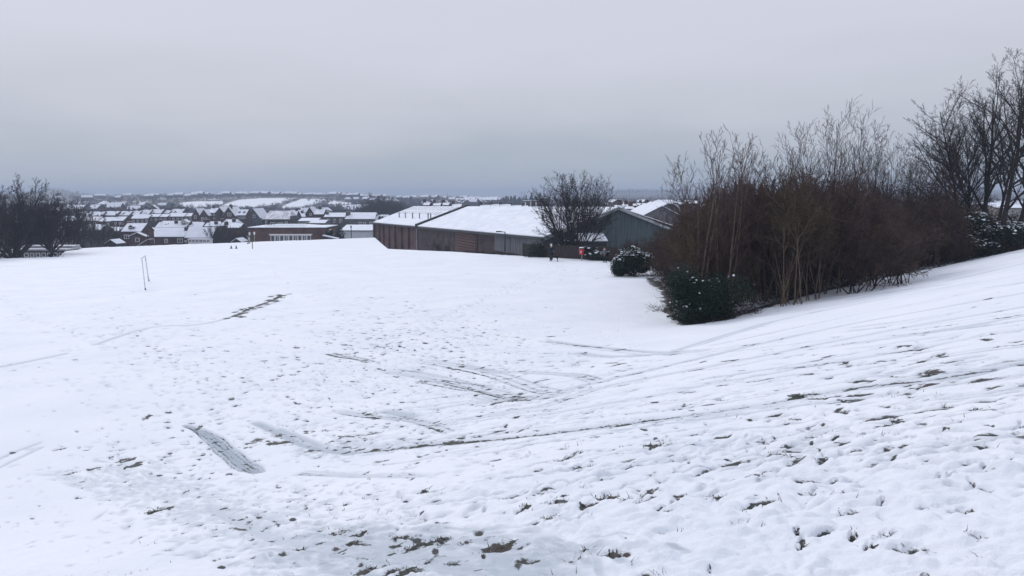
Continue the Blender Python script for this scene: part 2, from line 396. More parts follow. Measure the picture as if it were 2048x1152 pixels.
    def prints(pts, di=.75, gap=.72, size=.13, spread=.13, both=True):
        for k, (x, y, a) in enumerate(line(pts, gap)):
            sd = spread*(1 if k % 2 else -1)
            stamp(x-math.sin(a)*sd+rng.gauss(0, .06), y+math.cos(a)*sd+rng.gauss(0, .06), size*1.5, size*.8, a+rng.gauss(0, .2), .05, di*rng.uniform(.3, 1), .5*rng.random())
    # ---- sledge tracks running down the slope and curving out at its foot
    SL = [
     ([(2100, 712), (1860, 752), (1700, 772), (1540, 802), (1300, 838), (1024, 872), (860, 888), (700, 905)], .22, .07, .86, 1., .9, .12),
     ([(2100, 735), (1800, 776), (1560, 812), (1380, 838)], .14, .05, .35, .3, .6, .8),
     ([(2100, 578), (1900, 612), (1600, 668), (1300, 738), (1150, 772), (1010, 795), (960, 790)], .24, .05, .50, .7, .9, .5),
     ([(2100, 540), (1800, 592), (1560, 640), (1480, 662), (1340, 702), (1240, 712)], .28, .06, .42, .3, .8, .6),
     ([(2100, 606), (1760, 665), (1400, 735), (1200, 775), (1080, 812), (900, 842)], .26, .05, .2, .5, .9, .5),
     ([(2080, 650), (1800, 700), (1500, 752), (1260, 800), (1040, 835)], .22, .04, .22, .45, .7, .6),
     ([(2080, 680), (1850, 712), (1600, 760), (1400, 790)], .16, .04, .30, .2, .5, .9),
     ([(2080, 560), (1700, 632), (1420, 690)], .22, .04, .35, .2, .5, .8),
     ([(2060, 522), (1900, 560), (1700, 600)], .22, .04, .4, .2, .5, .8),
     ([(1400, 700), (1300, 703), (1200, 694), (1090, 681)], .34, .07, .62, .25, .6, .6),
     ([(1360, 705), (1300, 706), (1230, 712), (1150, 705)], .25, .05, .5, .2, .5, .8),
     ([(1190, 758), (1150, 748), (1060, 744), (990, 742), (930, 730)], .3, .06, .55, .3, .6, .7),
     ([(1130, 780), (1080, 774), (1010, 752), (960, 740), (900, 728), (850, 720)], .38, .07, .78, .35, .7, .6),
     ([(1100, 790), (1040, 792), (960, 775), (880, 757), (820, 746), (780, 740)], .42, .08, .62, .55, .8, .6),
     ([(960, 775), (900, 766), (865, 760)], .5, .06, .75, .3, .5, .5),
     ([(740, 722), (715, 715), (680, 710), (660, 705)], .3, .05, .8, .1, .3, .6),
     ([(900, 860), (830, 838), (760, 833), (680, 822)], .22, .05, .6, .8, .8, .5),
     ([(600, 946), (680, 948), (760, 949), (850, 948)], .12, .03, .62, .5, .9, .5),
     ([(-20, 945), (40, 915), (85, 893)], .07, .03, .3, .35, .6, .4),
     ([(-20, 925), (30, 902), (80, 884)], .07, .03, .25, .3, .6, .4),
     ([(-10, 735), (60, 722), (140, 706)], .16, .03, .3, .2, .5, .5),
     ([(190, 690), (300, 655), (420, 645), (560, 600)], .12, .02, .22, .1, .2, .8)]
    for pts, wd, dep, di, ic, sm, pa in SL: track(pts, wd, dep, di, ic, sm, pa)
    # faint parallel scratches down the whole slope
    for k in range(170):
        px = rng.uniform(1000, 2100); py = rng.uniform(560, 940)-(px-1500)*.12
        l = rng.uniform(60, 320); sl = rng.uniform(-.19, -.13)
        if py-10 < 700-(px-1360)*.29 and px > 1340: continue
        if px-l < 1350 and py < 730: continue
        try: track([(px, py), (px-l/2, py-l/2*sl), (px-l, py-l*sl*.93)], rng.uniform(.04, .1)*(1+max(0, 800-py)/250), rng.uniform(.015, .04), rng.uniform(.1, .62), .35, .3, .8)
        except Exception: pass
    # packed icy runs
    for pts, wd, ic in [([(515, 846), (560, 866), (600, 884), (650, 898), (720, 905)], .15, .9), ([(560, 858), (620, 880), (640, 890)], .10, .8), ([(775, 822), (800, 826), (825, 831)], .22, .8),
                        ([(420, 1010), (560, 1070), (700, 1095), (900, 1100), (1000, 1090)], .13, .6), ([(760, 1085), (900, 1118), (1060, 1140), (1100, 1150)], .20, .75),
                        ([(700, 880), (780, 893), (880, 885), (1000, 873)], .14, .4), ([(1000, 795), (1060, 795), (1150, 778)], .2, .6)]:
        for x, y, a in line(curve(pts), wd*.5): stamp(x, y, wd*1.7, wd, a, .05, .2 if ic > .85 else 0, ic, 1.)
    for pts, sp, n_, ic in [([(100, 945), (170, 970), (235, 1000)], .10, 60, .5), ([(220, 930), (330, 985), (470, 1035), (620, 1080)], .40, 600, .6), ([(620, 1080), (800, 1100), (1000, 1105), (1090, 1140)], .30, 700, .85), ([(700, 880), (780, 893), (880, 880)], .3, 160, .6), ([(640, 890), (700, 900)], .25, 90, .8), ([(960, 800), (1060, 795), (1150, 778)], .3, 160, .6)]:
        Q = line(curve(pts), .05)
        for _ in range(n_): x, y, a = rng.choice(Q); stamp(x+rng.gauss(0, sp), y+rng.gauss(0, sp), rng.uniform(.08, .3), rng.uniform(.03, .09), a+rng.gauss(0, .25), rng.uniform(.005, .03), rng.uniform(0, .35), ic*rng.uniform(.5, 1), .5)
    # the rug-like imprint with its grid of ribs
    rug = curve([(372, 850), (410, 866), (452, 900), (490, 930), (520, 944)], 10); P = line(rug, .035)
    nP = len(P)
    for k, (x, y, a) in enumerate(P):
        t = k/nP; wd = .19*min(1, .4+t*2.)*(1 if t < .9 else 1-(t-.9)*6)
        if k % 3 == 0: stamp(x, y, .1, wd*1.12, a, .05, .2, 1.3, 1.)
        for j in range(5): q = wd*(j/2-1); q += .015*math.sin(k*.11+j*1.7); stamp(x-math.sin(a)*q, y+math.cos(a)*q, .06, .030, a, .05, .50+.30*rng.random()*math.sin(k*.05+j*2)**2*math.sin(k*.071+j), .8)
    for k in range(0, nP, 8):
        x, y, a = P[k]; t = k/nP; wd = .19*min(1, .4+t*2.)*(1 if t < .9 else 1-(t-.9)*6)
        for q in np.linspace(-wd, wd, 12): stamp(x-math.sin(a+.25)*q, y+math.cos(a+.25)*q, .03, .020, a, .04, rng.uniform(.3, .7), .6)
    for k, (x, y, a) in enumerate(line([(600, 944), (700, 949), (830, 948)], .03)):
        for j in range(4): q = .07*(j-1.5); stamp(x-math.sin(a)*q, y+math.cos(a)*q, .05, .018, a, .03, .30+.3*math.sin(k*.05+j), .5)
    # the long bare scrape out on the pitch
    for k, (x, y, a) in enumerate(line([(467, 632), (490, 621), (520, 608), (545, 600), (562, 589), (556, 590)], .12)):
        stamp(x+rng.gauss(0, .06), y+rng.gauss(0, .06), .22, rng.uniform(.09, .2), a, .06, rng.uniform(.75, 1.15), 0)
        if rng.random() < .22: stamp(x+rng.gauss(0, .3), y+rng.gauss(0, .5), .35, .25, a, .03, 1., 0)
    # footprints: trails and trampled places
    for tr in [[(1085, 545), (990, 590), (900, 625), (850, 645)], [(1060, 552), (960, 600), (880, 640), (780, 700)], [(380, 855), (460, 795), (540, 760), (640, 725), (760, 690), (840, 650)], [(300, 832), (350, 852), (400, 858)],
               [(340, 823), (420, 850), (480, 800)], [(0, 590), (60, 640), (150, 665), (200, 690), (330, 720), (350, 745)], [(240, 655), (330, 705), (420, 765)], [(1130, 530), (1060, 570), (1000, 590)], [(20, 740), (200, 700), (420, 650)],
               [(560, 600), (640, 580), (760, 560)], [(530, 820), (640, 800), (720, 790)], [(430, 740), (560, 790), (640, 830)], [(160, 940), (250, 930), (330, 925)], [(640, 560), (720, 548), (900, 540)], [(500, 500), (540, 520), (560, 560)]]:
        prints(tr)
    def scatter(n, pxr, pyr, dens=1., size=(.07, .17), di=(.3, .95), el=1.8):
        for _ in range(n):
            px = rng.gauss((pxr[0]+pxr[1])/2, (pxr[1]-pxr[0])/3.6); py = rng.gauss((pyr[0]+pyr[1])/2, (pyr[1]-pyr[0])/3.6)
            if px > 1300 and py < 690-(px-1360)*.3: continue
            x, y = hit(px, py); s = rng.uniform(*size); stamp(x, y, s*el, s, rng.gauss(-.5, .7), rng.uniform(.02, .06), rng.uniform(*di), .3)
    scatter(620, (600, 1150), (600, 780), size=(.05, .12), di=(.2, .8)); scatter(360, (700, 1300), (700, 860), size=(.05, .10), di=(.2, .8)); scatter(260, (480, 1000), (560, 700), di=(.2, .7))
    scatter(260, (50, 520), (590, 720), di=(.2, .65)); scatter(200, (200, 700), (700, 840), size=(.04, .11), di=(.2, .7)); scatter(330, (480, 1000), (820, 910), size=(.03, .08))
    scatter(150, (100, 620), (860, 960), size=(.03, .08)); scatter(90, (0, 1000), (500, 620), di=(.15, .5)); scatter(70, (1000, 1240), (520, 560), di=(.2, .7), size=(.08, .16)); scatter(260, (1400, 2048), (600, 800), size=(.03, .09), el=3)
    scatter(160, (900, 2048), (780, 1000), size=(.02, .05), el=2.5, di=(.2, .8)); scatter(260, (250, 1100), (930, 1110), size=(.02, .05), el=3, di=(.2, .9))
    scatter(60, (1000, 1400), (690, 760), size=(.08, .16), el=2.2); scatter(700, (40, 1360), (560, 860), size=(.04, .09), di=(.15, .55))
    scatter(1200, (560, 1300), (640, 880), size=(.022, .055), el=3.2, di=(.2, .75)); scatter(700, (100, 1300), (600, 940), size=(.02, .05), el=3.2, di=(.3, .8)); scatter(650, (900, 2100), (700, 1000), size=(.010, .028), el=4, di=(.35, .9)); scatter(500, (0, 900), (900, 1120), size=(.010, .03), el=3, di=(.3, .85))
    # bare patches close by: (px, py, half width px, half height px, strength, lean)
    PATCH = [(1215, 989, 30, 6, 1.15), (1255, 994, 18, 5, 1.), (1176, 1005, 17, 7, 1.2), (1292, 984, 15, 9, 1.), (1110, 997, 18, 6, .9), (1050, 1012, 11, 7, 1.1), (1006, 990, 10, 3, 1.), (1012, 1083, 30, 9, 1.1), (975, 1092, 28, 6, .95),
             (930, 1080, 18, 4, .8), (868, 1078, 22, 7, 1.05), (885, 1071, 20, 4, .9), (830, 1086, 30, 6, 1.), (800, 1070, 24, 4, .9), (722, 1062, 14, 5, 1.05), (704, 1080, 15, 4, 1.05), (672, 1064, 20, 3, .9), (905, 1115, 16, 4, .9), (855, 1114, 6, 3, 1.1), (603, 1092, 8, 4, 1.1),
             (738, 1133, 26, 11, .8), (826, 1137, 26, 12, 1.), (790, 1140, 12, 10, .8), (1228, 1102, 22, 10, 1.), (1150, 1112, 14, 6, .7), (1172, 1090, 7, 6, .8), (1420, 988, 22, 5, .6), (1535, 1003, 22, 5, 1.), (1440, 987, 14, 4, .8), (1604, 1083, 8, 12, 1.1), (1592, 1066, 8, 5, 1.),
             (1700, 1026, 22, 6, .9), (1742, 1091, 14, 10, .95), (1815, 1096, 48, 6, 1.05), (1923, 1015, 30, 6, 1.05), (1860, 1014, 24, 3, .8), (1708, 1069, 10, 7, 1.1), (1770, 1070, 20, 4, .7), (1516, 948, 14, 8, .85), (1582, 907, 4, 4, 1.2), (1257, 889, 9, 5, 1.2), (1298, 890, 18, 4, 1.), (1325, 885, 9, 6, 1.1), (1152, 905, 12, 4, .8), (1124, 915, 8, 3, .9),
             (1650, 916, 14, 3, .8), (1630, 985, 16, 4, .7), (1350, 1003, 8, 8, .9), (1362, 990, 14, 6, .6), (310, 1018, 14, 5, 1.1), (250, 920, 22, 5, 1.), (262, 930, 24, 5, 1.), (190, 936, 16, 4, 1.), (296, 832, 9, 5, 1.), (340, 823, 9, 3, 1.), (850, 978, 12, 3, 1.1), (1420, 1134, 6, 3, .9), (1300, 1148, 20, 4, 1.), (1840, 1148, 30, 4, .9),
             (560, 868, 30, 6, .6), (520, 880, 24, 5, .8), (560, 884, 30, 5, .9), (610, 862, 14, 4, .7), (1790, 833, 12, 4, .9), (1580, 834, 10, 4, 1.), (1600, 786, 24, 4, 1.1), (1860, 742, 14, 5, 1.), (1640, 790, 30, 3, 1.), (1960, 810, 24, 3, .7), (1900, 805, 16, 3, .7), (1100, 1030, 26, 6, .7), (1066, 1020, 12, 5, .5), (1960, 1110, 10, 6, .6), (1690, 985, 8, 3, .7), (1960, 1070, 20, 3, .6), (620, 900, 16, 4, .9), (730, 868, 50, 3, .7), (850, 762, 26, 3, .7), (1030, 798, 30, 4, .9), (1010, 800, 8, 5, 1.)]
    tufts = []
    for px, py, hw, hh, st in PATCH:
        x, y = hit(px, py); x1, y1 = hit(px+hw, py-hw*.06); x2, y2 = hit(px, py-hh); rx = math.hypot(x1-x, y1-y); ry = max(.02, math.hypot(x2-x, y2-y)*.8)
        a = math.atan2(y1-y, x1-x); n = 5
        for _ in range(n*2):
            p, q = rng.gauss(0, .45)*rx, rng.gauss(0, .45)*ry
            stamp(x+p*math.cos(a)-q*math.sin(a), y+p*math.sin(a)+q*math.cos(a), rx*rng.uniform(.25, .5), ry*rng.uniform(.3, .7), a+rng.gauss(0, .3), .03, st*rng.uniform(.55, 1.0), 0)
        tufts.append((x, y, rx, ry, a, st))
    # yellow stain left by a dog
    # lumps and creases of trodden snow
    m = near & (R < 60) & (R > 1)
    xs, ys, us, ws, rs = X[m], Y[m], u[m], w[m], R[m]
    wx = xs+.12*perlin(xs*1.3, ys*1.3, 3); wy = ys+.12*perlin(xs*1.3, ys*1.3, 4)
    uu = .646*wy-.763*wx; ww = .763*wy+.646*wx
    on = np.clip(1.2-us/19., .14, 1)*np.clip(1.35-rs/17, .16, 1)
    on *= (1-.85*np.clip(smooth[m]+ice[m]*.5, 0, 1))
    big = perlin(uu*.55, ww*.8, 5)
    patch = .55+.9*np.clip(perlin(xs*.5, ys*.5, 12)+.35, 0, 1)
    acc = np.zeros(xs.shape); crease = np.zeros(xs.shape)
    for i, (lam, amp) in enumerate([(.75, .045), (.36, .036), (.19, .052), (.10, .062), (.055, .044), (.032, .022)]):
        fade = np.clip((lam/(rs*.0046*2.2)-1)/1.5, 0, 1)
        nse = perlin(uu/lam*.62, ww/lam*1.0, 20+i)
        bil = np.sqrt(nse*nse+.0009)                # puffs with sharp creases between
        acc += (bil-.22)*amp*2.1*fade
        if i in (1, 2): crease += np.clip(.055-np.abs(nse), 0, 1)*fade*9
    dz[m] += acc*on*patch+big*.05*on
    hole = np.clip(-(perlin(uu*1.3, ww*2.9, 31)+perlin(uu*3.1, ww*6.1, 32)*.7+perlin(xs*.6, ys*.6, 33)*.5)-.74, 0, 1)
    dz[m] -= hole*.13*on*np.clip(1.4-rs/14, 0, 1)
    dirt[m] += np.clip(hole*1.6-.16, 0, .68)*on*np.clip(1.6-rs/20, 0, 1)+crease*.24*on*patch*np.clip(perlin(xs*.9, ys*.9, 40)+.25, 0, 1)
    # broad undulation of the field
    m2 = near & (R >= 8)
    dz[m2] += (.05*perlin(X[m2]*.11, Y[m2]*.11, 8)+.02*perlin(X[m2]*.6, Y[m2]*.45, 9))*np.clip(fd[m2] < .01, 0, 1)
    far = R > 200
    Z[far] += 1.0*perlin(X[far]*.012, Y[far]*.012, 11)*np.clip(R[far]/900, 0, 1)
    # sparse tell-tale flecks of grass everywhere on the pitch
    dirt[near] += .16*np.clip(perlin(X[near]*.12, Y[near]*.12, 50)+.2, 0, 1)*(fd[near] < .01)
    # the edge of the shrub belt: leaf litter, twigs and thin snow
    HX = hedge_line()
    mm = near & (R < 120) & (X > 2); xm, ym = X[mm], Y[mm]; hd = np.full(xm.shape, 1e9)
    for k in range(len(HX)-1):
        x0, y0 = HX[k]; x1, y1 = HX[k+1]; ex, ey = x1-x0, y1-y0
        t = np.clip(((xm-x0)*ex+(ym-y0)*ey)/(ex*ex+ey*ey), 0, 1); hd = np.minimum(hd, np.hypot(xm-x0-t*ex, ym-y0-t*ey))
    PB = HX+[(HX[-1][0], 130), (HX[0][0]+2, 130)]; ins = np.zeros(xm.shape, bool)
    for k in range(len(PB)):
        x0, y0 = PB[k]; x1, y1 = PB[(k+1) % len(PB)]
        ins ^= ((y0 > ym) != (y1 > ym)) & (xm < (x1-x0)*(ym-y0)/((y1-y0) or 1e-9)+x0)
    inb = np.where(ins & (hd < 14), hd, -hd)
    wb = .5*perlin(X[mm]*.9, Y[mm]*.9, 61)+.3*perlin(X[mm]*2.7, Y[mm]*2.7, 62)
    d_in = inb
    dirt[mm] = np.maximum(dirt[mm], sstep(d_in+wb*1.3, -.75, .25)*(.34+.9*wb+.4*perlin(xm*3.1, ym*6.3, 63)))
    dirt[mm] = np.maximum(dirt[mm], np.exp(-((d_in+.1+wb*.8)/.42)**2)*.95*(ym < 60))
    fm = (R > 160) & dense & (fd > 6); qx, qy = proj(X[fm], Y[fm], Z[fm]); cov = .80+.5*perlin(X[fm]*.02, Y[fm]*.02, 70)+.35*perlin(X[fm]*.07, Y[fm]*.07, 71); cov = np.where(R[fm] > 1600, cov+.25, cov)
    for P in WHITE:
        ins = np.zeros(qx.shape, bool)
        for k in range(len(P)):
            x0, y0 = P[k]; x1, y1 = P[(k+1) % len(P)]
            ins ^= ((y0 > qy) != (y1 > qy)) & (qx < (x1-x0)*(qy-y0)/((y1-y0) or 1e-9)+x0)
        cov = np.where(ins, 0, cov)
    dirt[fm] = np.maximum(dirt[fm], cov*np.where((qx < 670) | (qx > 760) | (R[fm] > 300), 1, 0))
    Z += dz
    Z[:R0] = Z[R0]                                   # the ground under the photographer's feet
    for i in range(R0): Z[i] = h_base(X[i], Y[i])
    V = np.stack([X, Y, Z], -1).reshape(-1, 3); V = np.vstack([V, [[0, 0, -1.6]]])
    i = np.arange(nr-1)[:, None]; j = np.arange(nt_)[None]; jn = (j+1) % nt_
    q = np.stack([i*nt_+j, i*nt_+jn, (i+1)*nt_+jn, (i+1)*nt_+j], -1).reshape(-1, 4)[:, ::-1]
    c = len(V)-1; jj = np.arange(nt_); tr = np.stack([np.full(nt_, c), (jj+1) % nt_, jj], -1)[:, :]
    me = bpy.data.meshes.new('ground'); me.vertices.add(len(V)); me.vertices.foreach_set('co', V.reshape(-1).astype(np.float32))
    me.loops.add(q.size+tr.size); me.loops.foreach_set('vertex_index', np.concatenate([q.reshape(-1), tr.reshape(-1)]).astype(np.int32))
    nq, n3 = len(q), len(tr); me.polygons.add(nq+n3)
    me.polygons.foreach_set('loop_start', np.concatenate([np.arange(nq)*4, nq*4+np.arange(n3)*3]).astype(np.int32))
    me.polygons.foreach_set('loop_total', np.concatenate([np.full(nq, 4), np.full(n3, 3)]).astype(np.int32))
    me.polygons.foreach_set('use_smooth', np.ones(nq+n3, bool)); me.update(calc_edges=True)
    for nm, arr in (('bare', dirt), ('packed', ice)):
        at_ = me.attributes.new(nm, 'FLOAT', 'POINT'); at_.data.foreach_set('value', np.append(arr.reshape(-1), 0).astype(np.float32))
    me.materials.append(ground_material())
    o = link('ground', me); o['kind'] = 'structure'
    return tufts, dict(X=X, Y=Y, Z=Z, K=K, dn=dn, half=half, R0=R0, nd=nd)
def ground_material():
    m = bpy.data.materials.new('trodden snow'); m.use_nodes = True; t = m.node_tree; b = t.nodes['Principled BSDF']; n = t.nodes.new; l = t.links.new
    def mix(a, c, f, mode='MIX'):
        x = n('ShaderNodeMix'); x.data_type = 'RGBA'; x.blend_type = mode
        for s, v in ((x.inputs[6], a), (x.inputs[7], c), (x.inputs[0], f)):
            if hasattr(v, 'links'): l(v, s)
            else: s.default_value = v if not isinstance(v, tuple) else (*v, 1)
        return x.outputs[2]
    def math_(op, *a):
        x = n('ShaderNodeMath'); x.operation = op
        for k, v in enumerate(a):
            if hasattr(v, 'links'): l(v, x.inputs[k])
            else: x.inputs[k].default_value = v
        return x.outputs[0]
    def noise(sc, det=4, rough=.6, vec=None):
        x = n('ShaderNodeTexNoise'); x.inputs['Scale'].default_value = sc; x.inputs['Detail'].default_value = det; x.inputs['Roughness'].default_value = rough; l(vec, x.inputs['Vector']); return x.outputs[0]
    def ramp(v, p0, p1, c0=(0, 0, 0), c1=(1, 1, 1)):
        x = n('ShaderNodeValToRGB'); e = x.color_ramp.elements; e[0].position = p0; e[1].position = p1; e[0].color = (*c0, 1); e[1].color = (*c1, 1); l(v, x.inputs[0]); return x.outputs[0]
    tc = n('ShaderNodeTexCoord'); mp = n('ShaderNodeMapping'); mp.inputs['Rotation'].default_value = (0, 0, math.radians(49.7)); mp.inputs['Scale'].default_value = (1, 1, 1)
    mp2 = n('ShaderNodeMapping'); mp2.inputs['Scale'].default_value = (.45, 1.3, 1)
    l(tc.outputs['Object'], mp.inputs[0]); l(mp.outputs[0], mp2.inputs[0]); O = tc.outputs['Object']; S = mp2.outputs[0]
    bare = n('ShaderNodeAttribute'); bare.attribute_name = 'bare'; pk = n('ShaderNodeAttribute'); pk.attribute_name = 'packed'
    tint = ramp(noise(.35, 5, .6, O), .35, .65, (.80, .82, .865), (.87, .88, .905))
    ice = math_('MULTIPLY', pk.outputs['Fac'], ramp(noise(9, 5, .7, S), .1, .45))
    base = mix(tint, (.40, .45, .50), math_('MULTIPLY', ice, .95))
    fine = noise(26, 6, .75, S); mid = noise(6, 5, .65, S)
    nz_ = math_('ADD', math_('MULTIPLY', fine, .55), math_('MULTIPLY', mid, .45))
    expo = math_('ADD', bare.outputs['Fac'], math_('MULTIPLY_ADD', nz_, 2.2, -1.32))
    f = ramp(expo, .26, .42)
    soilmix = noise(1.1, 5, .6, O)
    soil = mix((.018, .027, .019), (.050, .035, .028), ramp(soilmix, .42, .6))
    soil = mix(soil, (.13, .11, .08), ramp(noise(40, 4, .7, O), .60, .8))
    stain = mix(base, (.50, .47, .42), math_('MULTIPLY', ramp(math_('ADD', bare.outputs['Fac'], math_('MULTIPLY_ADD', mid, .8, -.5)), .3, 1.1), .22))
    col = mix(stain, soil, math_('MULTIPLY', f, .93))
    l(col, b.inputs['Base Color']); b.inputs['Roughness'].default_value = .75; b.inputs['Specular IOR Level'].default_value = .18
    b.inputs['Subsurface Weight'].default_value = 0
    bp = n('ShaderNodeBump'); bp.inputs['Strength'].default_value = .6; bp.inputs['Distance'].default_value = .03
    hgt = math_('ADD', math_('ADD', math_('MULTIPLY', noise(14, 6, .72, O), 1.1), math_('MULTIPLY', noise(5, 3, .6, S), .8)), math_('MULTIPLY', f, -.9)); l(hgt, bp.inputs['Height']); l(bp.outputs[0], b.inputs['Normal'])
    return m
WHITE = [[(355, 406), (376, 404), (445, 402), (446, 408), (420, 411), (392, 416), (372, 416)], [(434, 415), (462, 404), (480, 399.5), (520, 396.5), (590, 396), (572, 403), (545, 410), (505, 416), (470, 417)], [(549, 420), (578, 407), (604, 398), (650, 399), (640, 405), (612, 413), (600, 420)],
         [(650, 412), (657, 405), (668, 402.5), (703, 406), (700, 414), (668, 416)], [(590, 421), (640, 418), (655, 421), (640, 424)], [(0, 400), (10, 399), (12, 401)]]
def hedge_line():
    P = [hit(*p) for p in HEDGE_FOOT[:-1]]; return P+[(P[-1][0]*2-P[-2][0], P[-1][1]*2-P[-2][1])]
HEDGE_FOOT = [(1225, 533), (1240, 551), (1300, 556), (1338, 585), (1345, 625), (1385, 648), (1440, 640), (1500, 622), (1600, 592), (1700, 568), (1800, 547), (2047, 497), (2200, 470)]
TUFTS, G = build_ground()
def gsurf(x, y):
    r = math.hypot(x, y); i = int(round(math.log(max(r, 2.21)/2.2)/G['K']+G['R0'])); j = int(round((math.atan2(x, y)+G['half'])/G['dn']))
    if 0 <= j < G['nd'] and i < 950: return float(G['Z'][i, j])
    return gz(x, y)
# ------------------------------------------------------------------ grass standing out of the thin snow
def build_grass():
    rng = np.random.RandomState(5); V = []
    for x, y, rx, ry, a, st in TUFTS:
        r = math.hypot(x, y)
        if r > 13: continue
        n = int(min(260, 20+rx*ry*9000*(st-.4)))
        for _ in range(n):
            p, q = rng.randn()*.42*rx, rng.randn()*.42*ry
            bx, by = x+p*math.cos(a)-q*math.sin(a), y+p*math.sin(a)+q*math.cos(a)
            bz = gsurf(bx, by)-.012
            h = rng.uniform(.004, .026)*(1+1.1*(rng.rand() > .93)); az = rng.rand()*6.28; ln = rng.uniform(.8, 3.2)*h; w = rng.uniform(.0015, .003)*(1+r/9)
            dx, dy = math.cos(az)*ln, math.sin(az)*ln; sx, sy = -math.sin(az)*w, math.cos(az)*w
            p0 = np.array([bx-sx, by-sy, bz]); p1 = np.array([bx+sx, by+sy, bz]); m0 = np.array([bx+dx*.45-sx*.8, by+dy*.45-sy*.8, bz+h*.75]); m1 = m0+2*.8*np.array([sx, sy, 0]); t_ = np.array([bx+dx, by+dy, bz+h])
            V += [[p0, p1, m1], [p0, m1, m0], [m0, m1, t_]]
    # lone blades poking through all over the near slope
    for _ in range(900):
        r = rng.uniform(3, 11); az = rng.uniform(-.62, .62); bx, by = r*math.sin(az), r*math.cos(az)
        if perlin(np.array(bx*.8), np.array(by*.8), 77) < .05: continue
        bz = gsurf(bx, by)-.01
        for _ in range(rng.randint(1, 5)):
            h = rng.uniform(.015, .05); a2 = rng.rand()*6.28; ln = rng.uniform(.3, 1.5)*h; w = .0016*(1+r/6)
            dx, dy = math.cos(a2)*ln, math.sin(a2)*ln; sx, sy = -math.sin(a2)*w, math.cos(a2)*w; ox, oy = rng.randn(2)*.02
            V.append([[bx+ox-sx, by+oy-sy, bz], [bx+ox+sx, by+oy+sy, bz], [bx+ox+dx, by+oy+dy, bz+h]])
    g = mat('winter grass', (.026, .040, .026), .7, c2=(.075, .062, .040), scale=2.5)
    o = link('grass', tris_mesh('grass', np.array(V, dtype=float), [g])); tag(o, 'dark green and straw coloured grass blades poking through the thin snow of the near slope', 'grass', kind='stuff')
build_grass()

# ------------------------------------------------------------------ trees and shrubs
def tree_obj(name, lv, loc, rz, scale, bark, twig, ntrunk=2, sides=(6, 3)):
    root = empty(name, loc, rz); root.scale = (scale,)*3 if not hasattr(scale, '__len__') else scale
    tr = [s for l in lv[:ntrunk] for s in l]; cw = [s for l in lv[ntrunk:] for s in l]
    a = link('trunk', segs_mesh('trunk', tr, bark, sides[0]), root); b = link('crown', segs_mesh('crown', cw, twig, sides[1]), root)
    reg(root, a, b); return root
BIG = [dict(n=14, wob=.035, up=.03, tip=.12), dict(n=8, wob=.07, up=.025, k=18, t0=.26, len=.64, rad=.42, ang=(28, 52), fall=.64),
       dict(n=5, wob=.06, up=.06, k=7, t0=.15, len=.42, rad=.5, ang=(22, 45)), dict(n=3, wob=.10, up=.05, k=6, t0=.12, len=.42, rad=.55, ang=(22, 48)), dict(n=2, wob=.10, up=.03, k=5, t0=.15, len=.5, rad=.6, ang=(22, 50))]
SPREAD = [dict(n=7, wob=.05, up=.02, tip=.5), dict(n=8, wob=.09, up=.07, k=9, t0=.12, len=.85, rad=.6, ang=(18, 48), fall=.25),
          dict(n=6, wob=.10, up=.09, k=8, t0=.15, len=.5, rad=.5, ang=(25, 50)), dict(n=4, wob=.12, up=.06, k=6, t0=.1, len=.5, rad=.55, ang=(25, 50)), dict(n=2, wob=.13, up=.04, k=5, t0=.15, len=.5, rad=.6, ang=(25, 55))]
SAP = [dict(n=10, wob=.025, up=.035, tip=.15), dict(n=6, wob=.045, up=.08, k=12, t0=.25, len=.38, rad=.45, ang=(18, 38), fall=.5), dict(n=3, wob=.09, up=.08, k=5, t0=.15, len=.42, rad=.5, ang=(20, 42)), dict(n=2, wob=.1, up=.05, k=3, t0=.2, len=.5, rad=.6, ang=(20, 45))]
SHR = [dict(n=7, wob=.09, up=.02, tip=.25), dict(n=5, wob=.12, up=.03, k=8, t0=.12, len=.45, rad=.5, ang=(22, 60), fall=.4), dict(n=4, wob=.15, up=.01, k=7, t0=.1, len=.55, rad=.55, ang=(25, 65)), dict(n=3, wob=.18, up=0, k=5, t0=.1, len=.55, rad=.6, ang=(25, 70))]

# the tall bare trees at the right
def place_px(px, Y, sink=.15):
    a = (px-1024)/F_
    x = a*Y
    for _ in range(4):
        z = gz(x, Y); x = a*(Y*CP-z*SP)
    return x, Y, gz(x, Y)-sink
def zpx(py, x, Y):
    a, b, c = ray(1024+F_*x/Y, py); return c/b*Y
BT = [(1934, 66, 155, (-.28, 0, 1), .20, 'leaning to the left over the shrubs'), (1966, 64, 110, (-.02, .02, 1), .27, 'standing straight and tallest left of the pair at the frame edge'),
      (1990, 69, 135, (.03, 0, 1), .17, 'slim and straight behind the tallest one'), (1996, 60, 92, (.12, .02, 1), .26, 'with thick trunk leaning right near the frame edge'), (2030, 62, 105, (.07, 0, 1), .22, 'standing last at the right frame edge'),
      (1945, 70, 190, (-.12, .02, 1), .15, 'with thin forked trunk among the left ones'), (2078, 63, 95, (-.06, 0, 1), .24, 'whose left limbs reach in from the right')]
for i, (px, Y, yt, d, r, lab) in enumerate(BT):
    x, y, z = place_px(px, Y); h = zpx(yt, x, Y)-z
    starts = [((0, 0, 0), d, h*.93, r)]
    if i in (0, 1, 5): starts.append(((.3, .1, 0), (d[0]-.22, d[1]+.1, 1), h*.75, r*.6))
    lv = plant(100+i, starts, BIG, .0078); sc = h/max(q[5] for l in lv for q in l)
    t = tree_obj('bare_tree', lv, (x, y, z), 0, sc, BARK, TWIGD)
    tag(t, 'tall bare winter tree '+lab, 'tree', 'tall bare trees at the right')
